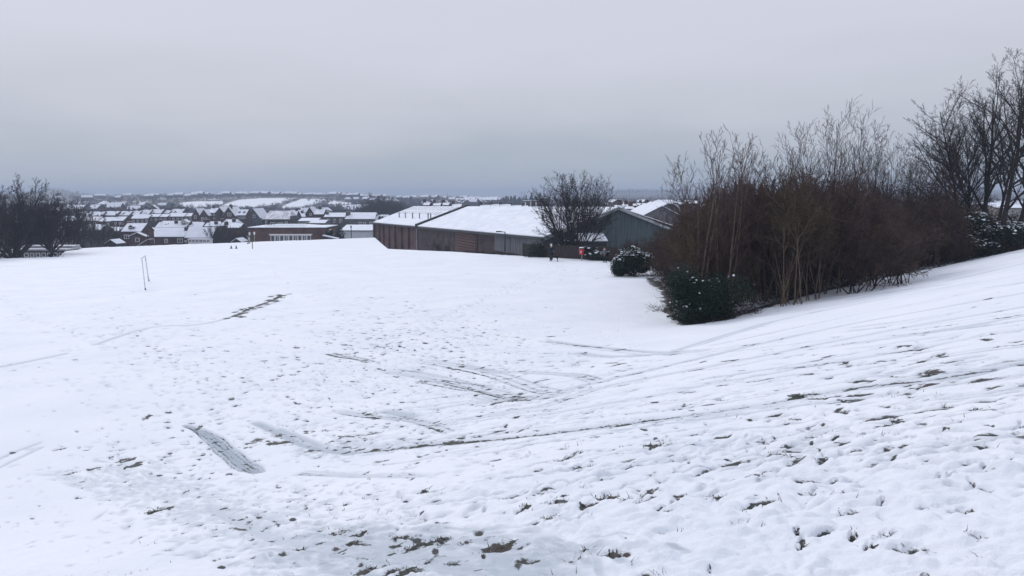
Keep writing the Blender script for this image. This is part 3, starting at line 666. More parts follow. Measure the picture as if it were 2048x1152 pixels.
def dome(rng, n, R, rad, half=66, z0=.9, flat=.8, depth=.7):
    o = [((0, 0, 0), (0, 0, 1), z0*1.15, rad*2.2)]
    for k in range(n):
        t = (k+.5)/n; th = math.radians(half)*math.sqrt(t); ph = k*2.39996+rng.uniform(-.3, .3)
        d = (math.sin(th)*math.cos(ph), math.sin(th)*math.sin(ph)*depth, math.cos(th))
        o.append(((rng.gauss(0, .06), rng.gauss(0, .06), z0*rng.uniform(.75, 1.05)), d, R*(1-(1-flat)*(th/math.radians(half))**2)*rng.uniform(.92, 1.05), rad))
    return o
DOME = [dict(n=8, wob=.035, up=.03, tip=.25), dict(n=5, wob=.045, up=.05, k=11, t0=.26, len=.42, rad=.5, ang=(16, 38), fall=.35), dict(n=4, wob=.06, up=.04, k=8, t0=.15, len=.5, rad=.5, ang=(22, 45)), dict(n=3, wob=.1, up=.03, k=5, t0=.1, len=.5, rad=.55, ang=(22, 48)), dict(n=2, wob=.12, up=.02, k=3, t0=.15, len=.55, rad=.6, ang=(25, 50))]
# spreading tree before the warehouse
x, y, z = place_px(1150, 86.5)
rng = random.Random(11); FAN = FAN0 = [dict(n=9, wob=.05, up=.045, tip=.3), dict(n=6, wob=.08, up=.07, k=9, t0=.36, len=.46, rad=.5, ang=(16, 42), fall=.3), dict(n=5, wob=.09, up=.07, k=7, t0=.15, len=.5, rad=.5, ang=(22, 45)), dict(n=3, wob=.1, up=.06, k=5, t0=.1, len=.5, rad=.55, ang=(22, 48)), dict(n=2, wob=.12, up=.04, k=3, t0=.15, len=.55, rad=.6, ang=(25, 50))]
st = dome(rng, 16, 6.8, .085, 50, .9, .84)
lv = plant(41, st, [DOME[0], dict(DOME[1], t0=.36, k=10), dict(DOME[2], k=7), DOME[3], DOME[4]], .008); sc = (zpx(338, x, y)-z)/max(q[5] for l in lv for q in l)
t = tree_obj('bare_tree', lv, (x, y, z), 0, (sc*.86, sc*.86, sc), BARK, TWIGD); tag(t, 'wide many-stemmed bare tree in front of the dark green gable', 'tree')
x, y, z = place_px(884, 112); t = tree_obj('bare_tree', plant(43, [((0, 0, 0), (0, 0, 1), 3.2, .10), ((0, 0, 0), (.4, 0, 1), 3, .07), ((0, 0, 0), (-.4, 0, 1), 3, .07)], SPREAD[:4], .016), (x, y, z), 0, .92, mat('pale bark', (.13, .12, .12)), TWIGD); tag(t, 'small bare tree against the brown warehouse wall', 'tree')
for k, (px, Y, yt, lab) in enumerate([(1352, 58, 352, 'thin bare sapling left of the shrub belt, before the grey gable'), (1385, 50, 345, 'thin bare sapling rising at the left end of the shrub belt')]):
    x, y, z = place_px(px, Y); t = tree_obj('sapling', plant(60+k, [((0, 0, 0), (-.1, 0, 1), (zpx(yt, x, Y)-z)*.95, .05), ((0, 0, 0), (.2, 0, 1), (zpx(yt, x, Y)-z)*.8, .04)], SAP, .009), (x, y, z), 0, 1, BARKL, TWIGB, 1, (4, 3)); tag(t, lab, 'tree')
# saplings standing above the shrub belt
HW = hedge_line()
def foot_at(px):
    for k in range(len(HEDGE_FOOT)-1):
        a, b = HEDGE_FOOT[k][0], HEDGE_FOOT[k+1][0]
        if a <= px < b or (k == len(HEDGE_FOOT)-2): t = (px-a)/(b-a); return HW[k][0]*(1-t)+HW[k+1][0]*t, HW[k][1]*(1-t)+HW[k+1][1]*t
SPL = [(1398, 3., 262, 3), (1428, 4., 258, 2), (1452, 2.5, 250, 3), (1478, 5, 262, 2), (1505, 4, 300, 2), (1532, 3, 275, 3), (1562, 6, 262, 2), (1590, 4, 280, 2), (1615, 4, 238, 3), (1640, 6, 205, 2), (1655, 3, 196, 3), (1692, 5, 200, 3), (1712, 7, 205, 2), (1735, 4, 250, 3), (1760, 6, 240, 3), (1785, 4, 262, 2), (1815, 5, 285, 2), (1840, 5, 275, 3), (1870, 6, 290, 2), (1545, 8, 290, 2), (1410, 6, 300, 3), (1440, 7, 310, 2), (1490, 7, 290, 3), (1580, 5, 300, 3), (1600, 8, 265, 2), (1630, 4, 240, 2), (1725, 7, 262, 3), (1748, 5, 280, 2), (1772, 7, 270, 3), (1800, 7, 292, 3), (1830, 8, 300, 3), (1855, 5, 310, 2), (1670, 8, 230, 2), (1900, 6, 300, 2)]
nS = len(SPL)
for i, (px, back, yt, ns) in enumerate(sorted(SPL)):
    fx, fy = foot_at(px); Y = fy+back; x, y, z = place_px(px, Y); h = zpx(yt, x, Y)-z; rng = random.Random(200+i)
    starts = [((rng.uniform(-.25, .25), rng.uniform(-.25, .25), 0), (rng.uniform(-.20, .20), rng.uniform(-.15, .15), 1), h*(.98 if k == 0 else rng.uniform(.7, .95)), rng.uniform(.045, .075)) for k in range(ns)]
    light = px < 1620
    lv = plant(200+i, starts, SAP, .0085); sc = h/max(q[5] for l in lv for q in l)
    t = tree_obj('sapling', lv, (x, y, z), 0, sc, BARKL if light else BARK, TWIGB if light or i % 2 else TWIGD, 1, (4, 3))
    tag(t, f'slender bare sapling rising above the brown shrub belt, {ordn(i, nS)} of its row', 'tree', 'saplings rising above the shrub belt')
# brown twiggy shrubs, many copies of a few grown ones
protos = []
for k in range(7):
    rng = random.Random(300+k); ns = 9
    starts = [((rng.uniform(-.4, .4), rng.uniform(-.4, .4), 0), (rng.gauss(0, .38), rng.gauss(0, .38), 1), rng.uniform(2.9, 4.1), .032) for _ in range(ns)]
    lv = plant(300+k, starts, SHR, .0105)
    protos.append((segs_mesh('stems', lv[0]+lv[1], TWIGD, 4), [segs_mesh('twigs', lv[2]+lv[3], m_, 3) for m_ in (TWIGB, TWIGO, TWIGR)], max(q[5] for q in lv[1]+lv[2])))
leggy = []
SHL2 = [dict(SHR[0], wob=.05), dict(SHR[1], t0=.50, k=9, up=.06), dict(SHR[2], up=.04), dict(SHR[3], up=.02)]
for k in range(3):
    rng = random.Random(340+k)
    starts = [((rng.uniform(-.5, .5), rng.uniform(-.5, .5), 0), (rng.gauss(0, .22), rng.gauss(0, .22), 1), rng.uniform(3.0, 4.1), .034) for _ in range(6)]
    lv = plant(340+k, starts, SHL2, .0105)
    leggy.append((segs_mesh('stems', lv[0]+lv[1], BARKL, 4), [segs_mesh('twigs', lv[2]+lv[3], m_, 3) for m_ in (TWIGB, TWIGO, TWIGR)], max(q[5] for q in lv[1]+lv[2])))
TOP = [(1225, 495), (1250, 486), (1300, 474), (1335, 458), (1365, 432), (1400, 405), (1450, 392), (1550, 382), (1700, 375), (1850, 380), (1920, 398), (1970, 432), (2048, 442), (2300, 440)]
def top_at(px): return float(np.interp(px, [p[0] for p in TOP], [p[1] for p in TOP]))
rng = random.Random(9); shrubs = []
for row, (back, step, hf) in enumerate([(.9, 1.5, .62), (2.3, 1.6, .95), (4.0, 1.8, 1.0), (6.0, 2.0, 1.0), (8.2, 2.3, 1.), (11.5, 2.4, 1.)]):
    for k in range(1, len(HW)-1 if row < 3 else len(HW)-1):
        pass
    # walk along the foot line
    acc = 0
    for k in range(0, len(HW)-1):
        x0, y0 = HW[k]; x1, y1 = HW[k+1]; l = math.hypot(x1-x0, y1-y0); nx, ny = -(y1-y0)/l, (x1-x0)/l
        lf = HEDGE_FOOT[k][0] < 1380
        if lf: nx, ny = .9, .45
        s = -acc
        while s < l:
            if s >= 0:
                bk = back+(1.9 if lf else 0); xx = x0+(x1-x0)*s/l+nx*bk+rng.gauss(0, .35); yy = y0+(y1-y0)*s/l+ny*bk+rng.gauss(0, .35)
                zz = gz(xx, yy); px, py = proj(xx, yy, zz)
                ok = not (px < 1440 and py > float(np.interp(px-(48 if row < 3 else 22), [p[0] for p in HEDGE_FOOT], [p[1] for p in HEDGE_FOOT]))+3)
                if ok and px < 2090 and px > (1372 if row < 2 else 1342 if row == 2 else 1256): shrubs.append((px, xx, yy, zz, py, row, hf))
            s += step
        acc = (l-(s-step)) if False else 0
shrubs.sort()
cnt = {}
for s in shrubs: cnt[s[5]] = cnt.get(s[5], 0)+1
idx = {}
ROWN = ['front row', 'second row', 'third row', 'fourth row', 'fifth row', 'back row']; SHL = ['brown', 'olive-brown', 'reddish-brown']
for px, xx, yy, zz, py, row, hf in shrubs:
    h = zpx(top_at(px)+rng.uniform(-14, 26), xx, yy)-zz
    h *= hf*rng.uniform(.86, 1.02)*(1.22 if row > 1 and rng.random() < .22 and px > 1420 else 1); h = max(1.4, h)
    if row == 0 and (1470 < px < 1600 or 1700 < px < 1735 or 1340 < px < 1470 or 1240 < px < 1320): continue
    if row == 1 and (1480 < px < 1530 or 1345 < px < 1400): continue
    if row < 2 and px < 1345: h *= .72
    lg = (1440 < px < 1680 and row < 5) or (row < 3 and (1690 < px < 1765 or 1835 < px < 1890)) or (row == 1 and rng.random() < .35)
    pr = leggy[rng.randrange(3)] if lg else protos[rng.randrange(7)]; q = (perlin(np.array(xx*.16), np.array(yy*.16), 5)+.1*rng.gauss(0, 1)); ci = 1 if q > .12 else (2 if q < -.12 else 0)
    i = idx.get(row, 0); idx[row] = i+1
    r = empty('shrub', (xx, yy, zz-.1), rng.uniform(0, 6.28)); sc = h/(pr[2]*.95); wd = max(.5, min(1.2, sc*(.95 if px > 1400 else .75))); r.scale = (wd, wd, sc)
    link('stems', pr[0], r); link('twigs', pr[1][ci], r)
    tag(r, f'dense leafless {SHL[ci]} shrub in the {ROWN[row]} of the belt, {ordn(i, cnt[row])}', 'shrub', 'leafless shrubs in the belt on the slope')
# scrub joining the far end of the belt to the fence
LINKS = [(1222, 527, 496, .7), (1238, 531, 488, .8), (1252, 530, 482, .8), (1270, 531, 478, .9), (1288, 536, 474, .9), (1304, 543, 470, .9), (1318, 550, 466, .85), (1330, 560, 462, .8), (1342, 573, 466, .7), (1350, 588, 476, .6)]
for i, (px, pyb, pyt, wd_) in enumerate(LINKS):
    x, y = hit(px, pyb); z = gz(x, y); h = zpx(pyt, x, y)-z; pr = protos[i % 7]; r = empty('shrub', (x, y, z-.1), i*1.7); sc = h/(pr[2]*.95); r.scale = (sc*wd_, sc*wd_, sc)
    link('stems', pr[0], r); link('twigs', pr[1][(2, 0, 1)[i % 3]], r)
    tag(r, f'low leafless shrub around the round evergreen near the fence, {ordn(i, len(LINKS))}', 'shrub', 'low shrubs at the far end of the belt')
# evergreen bushes
def evergreen(seed, n, rad, leaf, snow, mats, lobes=14, lean=0):
    r = np.random.RandomState(seed); L_ = []
    C = np.array([[r.uniform(-.75, .75)*rad[0], r.uniform(-.75, .75)*rad[1], r.uniform(.15, .8)*rad[2]] for _ in range(lobes)]); S = r.uniform(.25, .5, lobes)[:, None]*np.array(rad)[None]*np.array([1, 1, .62])
    k = r.randint(0, lobes, n); d = r.randn(n, 3); d /= np.linalg.norm(d, axis=1, keepdims=True)
    rad_ = r.uniform(.55, 1.08, n)[:, None]; P = C[k]+d*S[k]*rad_; P[:, 2] = np.abs(P[:, 2])
    a = r.randn(n, 3); a[:, 2] *= .5; a /= np.linalg.norm(a, axis=1, keepdims=True); b = np.cross(a, r.randn(n, 3)); b /= np.linalg.norm(b, axis=1, keepdims=True)
    s = r.uniform(.6, 1.3, n)[:, None]*leaf
    Q = np.stack([P-a*s, P+b*s*.45, P+a*s, P-b*s*.45], 1)
    m = r.rand(n) < snow; up = (d[:, 2] > .25) & (rad_[:, 0] > .93) & m
    Pu = P[up]+np.array([0, 0, leaf*.35]); nu = len(Pu); aa = r.rand(nu)*6.28; w = r.uniform(.9, 2.2, nu)*leaf
    ax = np.stack([np.cos(aa)*w, np.sin(aa)*w, r.uniform(-.35, .35, nu)*w], 1); bx = np.stack([-np.sin(aa)*w*.5, np.cos(aa)*w*.5, r.uniform(-.3, .3, nu)*w], 1)
    T = np.array([0, 0, leaf*.5])
    f = [np.stack([Pu-ax, Pu-bx, Pu+ax, Pu+bx], 1)+T, np.stack([Pu-ax, Pu+bx, Pu+T*1.3, Pu-bx], 1)]
    A_ = np.concatenate([Q]+f); lm = tris_mesh('leaves', A_, [mats, SNOW], (np.arange(len(A_)) >= n).astype(int)); sm = None
    # a few stems
    sg = []
    for _ in range(14):
        e = C[r.randint(lobes)]; sg.append((r.uniform(-.15, .15), r.uniform(-.15, .15), 0, *e, .05, .015))
    return lm, sm, segs_mesh('stems', sg, BARK, 4)
def bush(name, meshes, loc, rz, label, cat='bush', group=None, scale=1):
    r = empty(name, loc, rz); r.scale = (scale,)*3
    for nm, me in zip(('leaves', 'snow', 'stems'), meshes):
        if me: link(nm, me, r)
    return tag(r, label, cat, group)
x, y = hit(1392, 644); bush('holly_bush', evergreen(1, 30000, (1.75, 1.3, 2.5), .052, .012, HOLLY, 22), (x+.5, y+.35, gz(x+.35, y+.4)-.1), 0, 'dark green holly bush at the near left corner of the shrub belt')
x, y = hit(1352, 590); bush('holly_bush', evergreen(11, 12000, (1.3, 1.1, 2.1), .055, .08, HOLLY, 13), (x+.9, y+.6, gz(x, y)-.1), 0, 'low dark holly bush behind the corner holly')
x, y = hit(1270, 553); bush('snowy_bush', evergreen(2, 20000, (1.75, 1.4, 2.75), .075, .22, HOLLY, 13), (x, y+1., gz(x, y)-.1), 0, 'snow-dusted evergreen bush at the far left end of the belt, right of the grey-coated person')
x, y = foot_at(2010); bush('snowy_bush', evergreen(3, 15000, (4.2, 2.6, 3.2), .10, .35, HOLLY, 20), (x, y+2.2, gz(x, y)-.3), .3, 'wide snow-dusted evergreen bush below the tall trees at the right')
x, y = foot_at(1940); bush('snowy_bush', evergreen(4, 11000, (2.6, 2.0, 2.6), .09, .22, HOLLY, 14), (x+.3, y+3, gz(x, y)-.3), .3, 'dark evergreen bush left of the wide snow-dusted one')
x, y, z = place_px(667, 172); bush('evergreen_bush', evergreen(5, 14000, (2.5, 2.0, (zpx(447, x, y)-z)*.98), .16, .05, HOLLY, 16), (x, y, z-.2), 0, 'round dark green bush at the right end of the flat-roofed brick hall')
# low brambles and twigs along the foot of the belt
rng = random.Random(19); low = []
for k in range(len(HW)-1):
    x0, y0 = HW[k]; x1, y1 = HW[k+1]; l = math.hypot(x1-x0, y1-y0); nx, ny = (-(y1-y0)/l, (x1-x0)/l) if HEDGE_FOOT[k][0] >= 1500 else ((.35, .93) if HEDGE_FOOT[k][0] >= 1380 else (.95, .3))
    for s in np.arange(0, l, .34):
        b = rng.choice((rng.uniform(-.5, .5), rng.uniform(-.3, 6)))+(.6 if HEDGE_FOOT[k][0] < 1380 else 0); low.append((x0+(x1-x0)*s/l+nx*b, y0+(y1-y0)*s/l+ny*b))
segs = []
for x, y in low:
    z = gsurf(x, y)-.03
    for _ in range(26):
        a = rng.uniform(0, 6.28); l = rng.uniform(.15, .6); x2 = x+rng.gauss(0, .3); y2 = y+rng.gauss(0, .3); up = rng.uniform(.02, .9)
        segs.append((x2, y2, z, x2+math.cos(a)*l, y2+math.sin(a)*l, z+up*l, .009, .005))
o = link('undergrowth', segs_mesh('undergrowth', segs, TWIGD, 3)); tag(o, 'low dark twigs and brambles tangled along the snowy foot of the shrub belt', 'undergrowth', kind='stuff')

# bare trees at the left edge and among the houses
dist_trees = []
for k in range(4):
    rng = random.Random(500+k)
    SPD = [DOME[0], dict(DOME[1], k=8), dict(DOME[2], k=7), dict(DOME[3], k=4)]; st = dome(rng, 8+k, 5.6, .10, [48, 56, 62, 52][k], 1.5, .8, .9)
    lv = plant(500+k, st, SPD, .018); dist_trees.append((segs_mesh('trunk', lv[0]+lv[1], BARK, 4), segs_mesh('crown', lv[2]+lv[3], TWIGD, 3), max(q[5] for q in lv[2]+lv[3])))
def town_tree(px, Y, ytop, label, wide=1., k=0, yb=None, group='bare trees in the town', name='bare_tree'):
    x, y, z = place_px(px, Y, .2)
    h = zpx(ytop, x, Y)-z; r = empty(name, (x, y, z), k*1.3); s = h/dist_trees[k % 4][2]; r.scale = (s*wide, s*wide, s)
    tr, cw, _ = dist_trees[k % 4]; link('trunk', tr, r); link('crown', cw, r); return tag(r, label, 'tree', group)
x, y, z = place_px(28, 127, .2); h = zpx(343, x, y)-z
for k, (dx, s_, lab) in enumerate([(0, 1., 'huge domed bare tree at the left frame edge'), (-4.5, .85, 'dense bare tree cut off by the left frame edge'), (4.6, .72, 'lower bare tree under the right flank of the huge domed tree')]):
    px = proj(x+dx, y+k*1.5, z)[0]; rng = random.Random(520+k)
    st = dome(rng, 15, 8.5, .14, 62, 2.2, .85, .9)
    lv = plant(520+k, st, DOME, .013); sc = h*s_/max(q[5] for l in lv for q in l)
    t = tree_obj('bare_tree', lv, (x+dx, y+k*1.5, gz(x+dx, y+k*1.5)-.3), 0, sc, BARK, TWIGD); tag(t, lab, 'tree')
TT = [(100, 150, 396, .62, 'bare tree with forked trunk beyond the low pavilion'), (80, 165, 405, .6, 'bare tree behind the pavilion, left of the forked one'), (142, 168, 392, .62, 'tall bare tree beyond the right end of the pavilion'), (166, 185, 402, .5, 'bare tree right of the tall one behind the pavilion'), (206, 190, 432, .7, 'bare tree with single dark trunk left of the dormer cottage'),
      (184, 215, 430, .6, 'thin bare tree before the hazy terrace roofs at left'), (60, 160, 440, .8, 'low bushy bare tree above the pavilion roof'), (232, 235, 440, .6, 'bare tree close behind the dormer cottage'), (428, 225, 446, 1., 'bushy bare tree right of the lean-to windows'), (446, 228, 444, 1., 'bushy bare tree between lean-to and brick hall, left'), (462, 215, 452, 1., 'low bare tree left of the flat-roofed brick hall'),
      (481, 205, 452, 1., 'low bare tree touching the left end of the brick hall'), (520, 235, 441, .9, 'pale-twigged tree behind the left part of the brick hall'), (545, 240, 438, .8, 'pale-twigged tree behind the middle of the brick hall'), (664, 230, 436, 1., 'bare tree before the long grey house'), (640, 240, 446, .8, 'small bare tree behind the right part of the brick hall'),
      (350, 520, 405, 1., 'hazy bare tree above the left terrace roofs'), (372, 540, 407, 1., 'hazy bare tree above the middle terrace roofs'), (330, 530, 409, 1., 'hazy bare tree above the terrace, further left'), (470, 480, 409, .8, 'hazy bare tree above the dark gabled houses')]
for i, (px, Y, yt, wd, lab) in enumerate(TT): town_tree(px, Y, yt, lab, wd, i)
DT = [(728, 440, 412, 1.2), (742, 420, 400, 1.2), (757, 435, 392, 1.2), (775, 445, 391, 1.2), (800, 455, 402, 1.2), (758, 385, 414, 1.3), (735, 430, 399, 1.1), (752, 440, 388, 1.25), (770, 430, 389, 1.3), (790, 450, 396, 1.1), (765, 400, 402, 1.3), (745, 395, 408, 1.2), (782, 390, 410, 1.2)]
for i, (px, Y, yt, wd) in enumerate(sorted(DT)): town_tree(px, Y, yt, f'dark bare tree in the clump left above the warehouse roof, {ordn(i, len(DT))}', wd, i, group='dark tree clump above the warehouse')
for i, (px, Y, yt, wd) in enumerate([(1224, 128, 408, 1.), (1262, 125, 432, .8)]): town_tree(px, 80.5-i*3, [488, 476][i], ['scrubby bare tree behind the grey-coated person', 'scrubby bare tree where the green gable meets the shrubs'][i], .9, i, group='scrub before the green gable')
# ------------------------------------------------------------------ buildings
def window_mesh(w, h, mull=1, bars=0):
    m = MB(); f = .09
    m.box(-w/2, w/2, -.06, 0, -h/2, h/2, 1)
    m.box(-w/2-.02, w/2+.02, -.10, -.05, -h/2-.02, -h/2+f, 0); m.box(-w/2-.02, w/2+.02, -.10, -.05, h/2-f, h/2+.02, 0)
    m.box(-w/2-.02, -w/2+f, -.099, -.05, -h/2+f, h/2-f, 0); m.box(w/2-f, w/2+.02, -.099, -.05, -h/2+f, h/2-f, 0)
    for k in range(mull):
        x = -w/2+w*(k+1)/(mull+1); m.box(x-.04, x+.04, -.098, -.05, -h/2+f, h/2-f, 0)
    for k in range(bars): z = h/2-h*.3; m.box(-w/2+f, w/2-f, -.097, -.05, z-.03, z+.03, 0)
    return m
def chimney(parent, x, y, z0, h, w=1.0, d=.7, brick=None, pots=2):
    h += .45
    m = MB(); m.box(x-w/2, x+w/2, y-d/2, y+d/2, z0-.8, z0+h, 0); m.box(x-w/2-.06, x+w/2+.06, y-d/2-.06, y+d/2+.06, z0+h, z0+h+.12, 0)
    for k in range(pots): px = x+(k-(pots-1)/2)*w*.42; m.tube((px, y, z0+h+.1), (px, y, z0+h+.5), .11, .09, 6, 1)
    m.box(x-w/2-.04, x+w/2+.04, y-d/2-.04, y+d/2+.04, z0+h+.121, z0+h+.17, 2)
    return m.build('chimney', [brick or DKB, mat('clay pot', (.15, .07, .05)), SNOWR], parent)
def roof_side(w, dp, ez, rz, ov=.25, m=None, hip=0.):
    """two slopes, ridge along x, snow on a dark tiled slab; front wall at y=0"""
    m = m or MB(); y0, y1, ym = -ov, dp+ov, dp/2; k = (rz-ez)/(dp/2); e = ez-k*ov; x0, x1 = -w/2-ov*.6, w/2+ov*.6; hx = hip
    A = [(x0, y0, e), (x1, y0, e), (x1-hx, ym, rz), (x0+hx, ym, rz)]; B = [(x1, y1, e), (x0, y1, e), (x0+hx, ym, rz), (x1-hx, ym, rz)]
    m.slab(A, 0, .14, 0); m.slab(B, 0, .14, 0)
    if hip:
        m.slab([(x1, y0, e), (x1, y1, e), (x1-hx, ym, rz)], 0, .139, 0); m.slab([(x0, y1, e), (x0, y0, e), (x0+hx, ym, rz)], 0, .139, 0)
    i = .07; yi = y0+i; ei = e+k*i
    def q(x, y, z): return (x, y, z)
    if hip:
        m.slab([(x0+i, yi, ei), (x1-i, yi, ei), (x1-hx, ym, rz), (x0+hx, ym, rz)], .141, .23, 1); m.slab([(x1-i, y1-i, ei), (x0+i, y1-i, ei), (x0+hx, ym, rz), (x1-hx, ym, rz)], .141, .23, 1)
        m.slab([(x1-i, yi, ei), (x1-i, y1-i, ei), (x1-hx, ym, rz)], .141, .229, 1); m.slab([(x0+i, y1-i, ei), (x0+i, yi, ei), (x0+hx, ym, rz)], .141, .229, 1)
    else:
        m.slab([(x0+i, yi, ei), (x1-i, yi, ei), (x1-i, ym, rz), (x0+i, ym, rz)], .141, .23, 1); m.slab([(x1-i, y1-i, ei), (x0+i, y1-i, ei), (x0+i, ym, rz), (x1-i, ym, rz)], .141, .23, 1)
    return m
def roof_gable(w, dp, ez, rz, ov=.25, m=None):
    m = m or MB(); k = (rz-ez)/(w/2); x0, x1 = -w/2-ov, w/2+ov; e = ez-k*ov; y0, y1 = -ov*.8, dp+ov*.8; i = .07
    m.slab([(x0, y0, e), (0, y0, rz), (0, y1, rz), (x0, y1, e)], 0, .14, 0); m.slab([(x1, y0, e), (x1, y1, e), (0, y1, rz), (0, y0, rz)], 0, .14, 0)
    m.slab([(x0+i, y0+.05, e+k*i), (0, y0+.05, rz), (0, y1-.05, rz), (x0+i, y1-.05, e+k*i)], .141, .24, 1); m.slab([(x1-i, y0+.05, e+k*i), (x1-i, y1-.05, e+k*i), (0, y1-.05, rz), (0, y0+.05, rz)], .141, .24, 1)
    return m
def house(px0, px1, yr, ye, Y, dp, label, cat='house', typ='side', wall=None, snow=None, yaw=0., wins=(), chims=(), hip=0., group=None, frame=None, down=8, name='house'):
    """front eave line from photo x px0..px1 at height row ye, ridge row yr, standing Y metres out"""
    wall = wall or DKB; snow = snow or SNOWR; frame = frame or WHITEP
    a = at(px0, ye, Y); b = at(px1, ye, Y); w = b.x-a.x; cx = (a.x+b.x)/2; ez = (a.z+b.z)/2
    ry = Y+(dp/2 if typ != 'gable' else 0); rz = at((px0+px1)/2, yr, ry).z; rz = max(rz, ez+.3)
    base = min(gz(cx, Y), gz(cx, Y+dp))-.6; base = min(base, ez-2.2)
    root = empty(name, (cx, Y, base), yaw); E, R = ez-base, rz-base
    m = MB(); m.box(-w/2, w/2, 0, dp, 0, E-.02, 0)
    k = (R-E)/(dp/2)
    if typ == 'side' and not hip: m.prism_x([(.02, E-.02), (dp-.02, E-.02), (dp/2, R-.03)], -w/2+.01, w/2-.01, 0)
    if typ == 'gable': m.prism_y([(-w/2+.02, E-.02), (w/2-.02, E-.02), (0, R-.03)], .01, dp-.01, 0)
    m.build('wall', wall, root)
    rf = (roof_gable(w, dp, E, R) if typ == 'gable' else roof_side(w, dp, E, R, hip=hip*w)).build('roof', [TILE, snow], root)
    for cxp, cyf, ch in chims:             # fraction along width, across depth, height above ridge
        zz = R-abs(cyf-.5)*2*(R-E) if typ != 'gable' else R-abs(cxp)*2*(R-E)
        chimney(rf, cxp*w, cyf*dp, zz, ch, brick=wall)
    for fx, dz, ww, wh in wins:            # fraction along width, centre below the eave, size
        o = window_mesh(ww, wh, 1 if ww > .9 else 0, 1).build('window', [frame, GLASS], root); o.location = (fx*w, -.003, E-dz)
    tag(root, label, cat, group); return root, dict(w=w, E=E, R=R, dp=dp, roof=rf)
def skylight(rt, info, fx, t, w=.8, h=1.1):
    k = (info['R']-info['E'])/(info['dp']/2); y = info['dp']/2*t; z = info['E']+k*y; a = math.atan(k)
    m = MB(); m.box(-w/2-.08, w/2+.08, -h/2-.08, h/2+.08, .2, .30, 0); m.box(-w/2, w/2, -h/2, h/2, .301, .31, 1)
    o = m.build('skylight', [DARKM, GLASS], info['roof']); o.location = (fx*info['w'], y, z); o.rotation_euler = (a, 0, 0)
def dormer(info, fx, w, h, t=.25, white=False):
    k = (info['R']-info['E'])/(info['dp']/2); y = info['dp']/2*t; z = info['E']+k*y; x = fx*info['w']
    m = MB(); m.box(-w/2, w/2, 0, 2.2, -.3, h, 0)
    m.prism_y([(-w/2, h), (w/2, h), (0, h+w*.35)], .01, 2.6, 0)
    m.slab([(-w/2-.15, -.15, h-.05), (0, -.15, h+w*.40), (0, 2.6, h+w*.40), (-w/2-.15, 2.6, h-.05)], .0, .14, 2); m.slab([(w/2+.15, -.15, h-.05), (w/2+.15, 2.6, h-.05), (0, 2.6, h+w*.40), (0, -.15, h+w*.40)], .0, .14, 2)
    m.box(-w*.36, w*.36, -.05, -.01, .1, h-.1, 3); m.box(-w*.28, -.04, -.08, -.045, .2, h-.2, 1); m.box(.04, w*.28, -.08, -.045, .2, h-.2, 1)
    o = m.build('dormer', [CREAM if white else TILE, GLASS, SNOWR, WHITEP], info['roof']); o.location = (x, y, z)

# the great brick and tin warehouse, two ranges under one line of eaves
WB = Vector((3.76, 90.)); AN = .375; WU = Vector((-math.sin(AN), math.cos(AN))); WV = Vector((math.cos(AN), math.sin(AN)))
def wpos(s, t): p = WB+WU*s+WV*t; return p.x, p.y
RZ = math.atan2(WU.y, WU.x)                     # local +x runs away along the wall, local +y ... to the left of it
def warehouse(s0, s1, ze0, ze1, zr0, zr1, tr, t1, name, label, wallm, bays, front=None):
    bz = -15.5; root = empty(name, (*wpos(s0, 0), bz), RZ); n = s1-s0; E0, E1, Q0, Q1 = ze0-bz, ze1-bz, zr0-bz, zr1-bz
    # local coords: x along the wall, y negative = into the building
    m = MB(); T = -t1
    def wallp(xa, xb, y, za, zb): return [(xa, y, 0), (xb, y, 0), (xb, y, zb), (xa, y, za)]
    m.poly([(0, 0, 0), (n, 0, 0), (n, 0, E1), (0, 0, E0), (0, T, 0), (n, T, 0), (n, T, E1), (0, T, E0)], [(1, 0, 3, 2), (4, 5, 6, 7), (2, 3, 7, 6)], 0)
    m.poly([(n, 0, 0), (n, T, 0), (n, T, E1), (n, -tr, Q1-.05), (n, 0, E1)], [(0, 4, 3, 2, 1)], 0)
    m.build('wall', wallm, root)
    g = MB(); g.poly([(0, 0, 0), (0, T, 0), (0, T, E0), (0, -tr, Q0-.05), (0, 0, E0), (.3, 0, 0), (.3, T, 0), (.3, T, E0), (.3, -tr, Q0-.05), (.3, 0, E0)], [(0, 1, 2, 3, 4), (9, 8, 7, 6, 5)], 0)
    r = MB(); ov = .35; k0 = (Q0-E0)/tr; k1 = (Q1-E1)/tr
    S = [(-ov, ov, E0-k0*ov), (n+.02, ov, E1-k1*ov), (n+.02, -tr, Q1), (-ov, -tr, Q0)]
    B = [(-ov, T-ov, E0-k0*ov), (-ov, -tr, Q0), (n+.02, -tr, Q1), (n+.02, T-ov, E1-k1*ov)]
    for P in (S, B):
        r.slab(P, 0, .16, 0); c = Vector((sum(p[0] for p in P)/4, sum(p[1] for p in P)/4, sum(p[2] for p in P)/4))
    i = .1
    r.slab([(-ov+i, ov-i, E0-k0*(ov-i)), (n, ov-i, E1-k1*(ov-i)), (n, -tr, Q1), (-ov+i, -tr, Q0)], .161, .26, 1)
    r.slab([(-ov+i, T-ov+i, E0-k0*(ov-i)), (-ov+i, -tr, Q0), (n, -tr, Q1), (n, T-ov+i, E1-k1*(ov-i))], .161, .26, 1)
    return root, g, r, n, (E0, E1, Q0, Q1)
S1 = 56.5; S2 = 95.5
eav = lambda s: -4.96-.0156*s
rdg = lambda s: -1.75-.0132*s
TR = 9.29
root, g, r, n, (E0, E1, Q0, Q1) = warehouse(0, S1, eav(0), eav(S1), rdg(0), rdg(S1), TR, TR*2+1.5, 'warehouse', 'long warehouse with smooth snowy roof, dark brick side and green tin gable behind the wide bare tree', BRNB, 0)
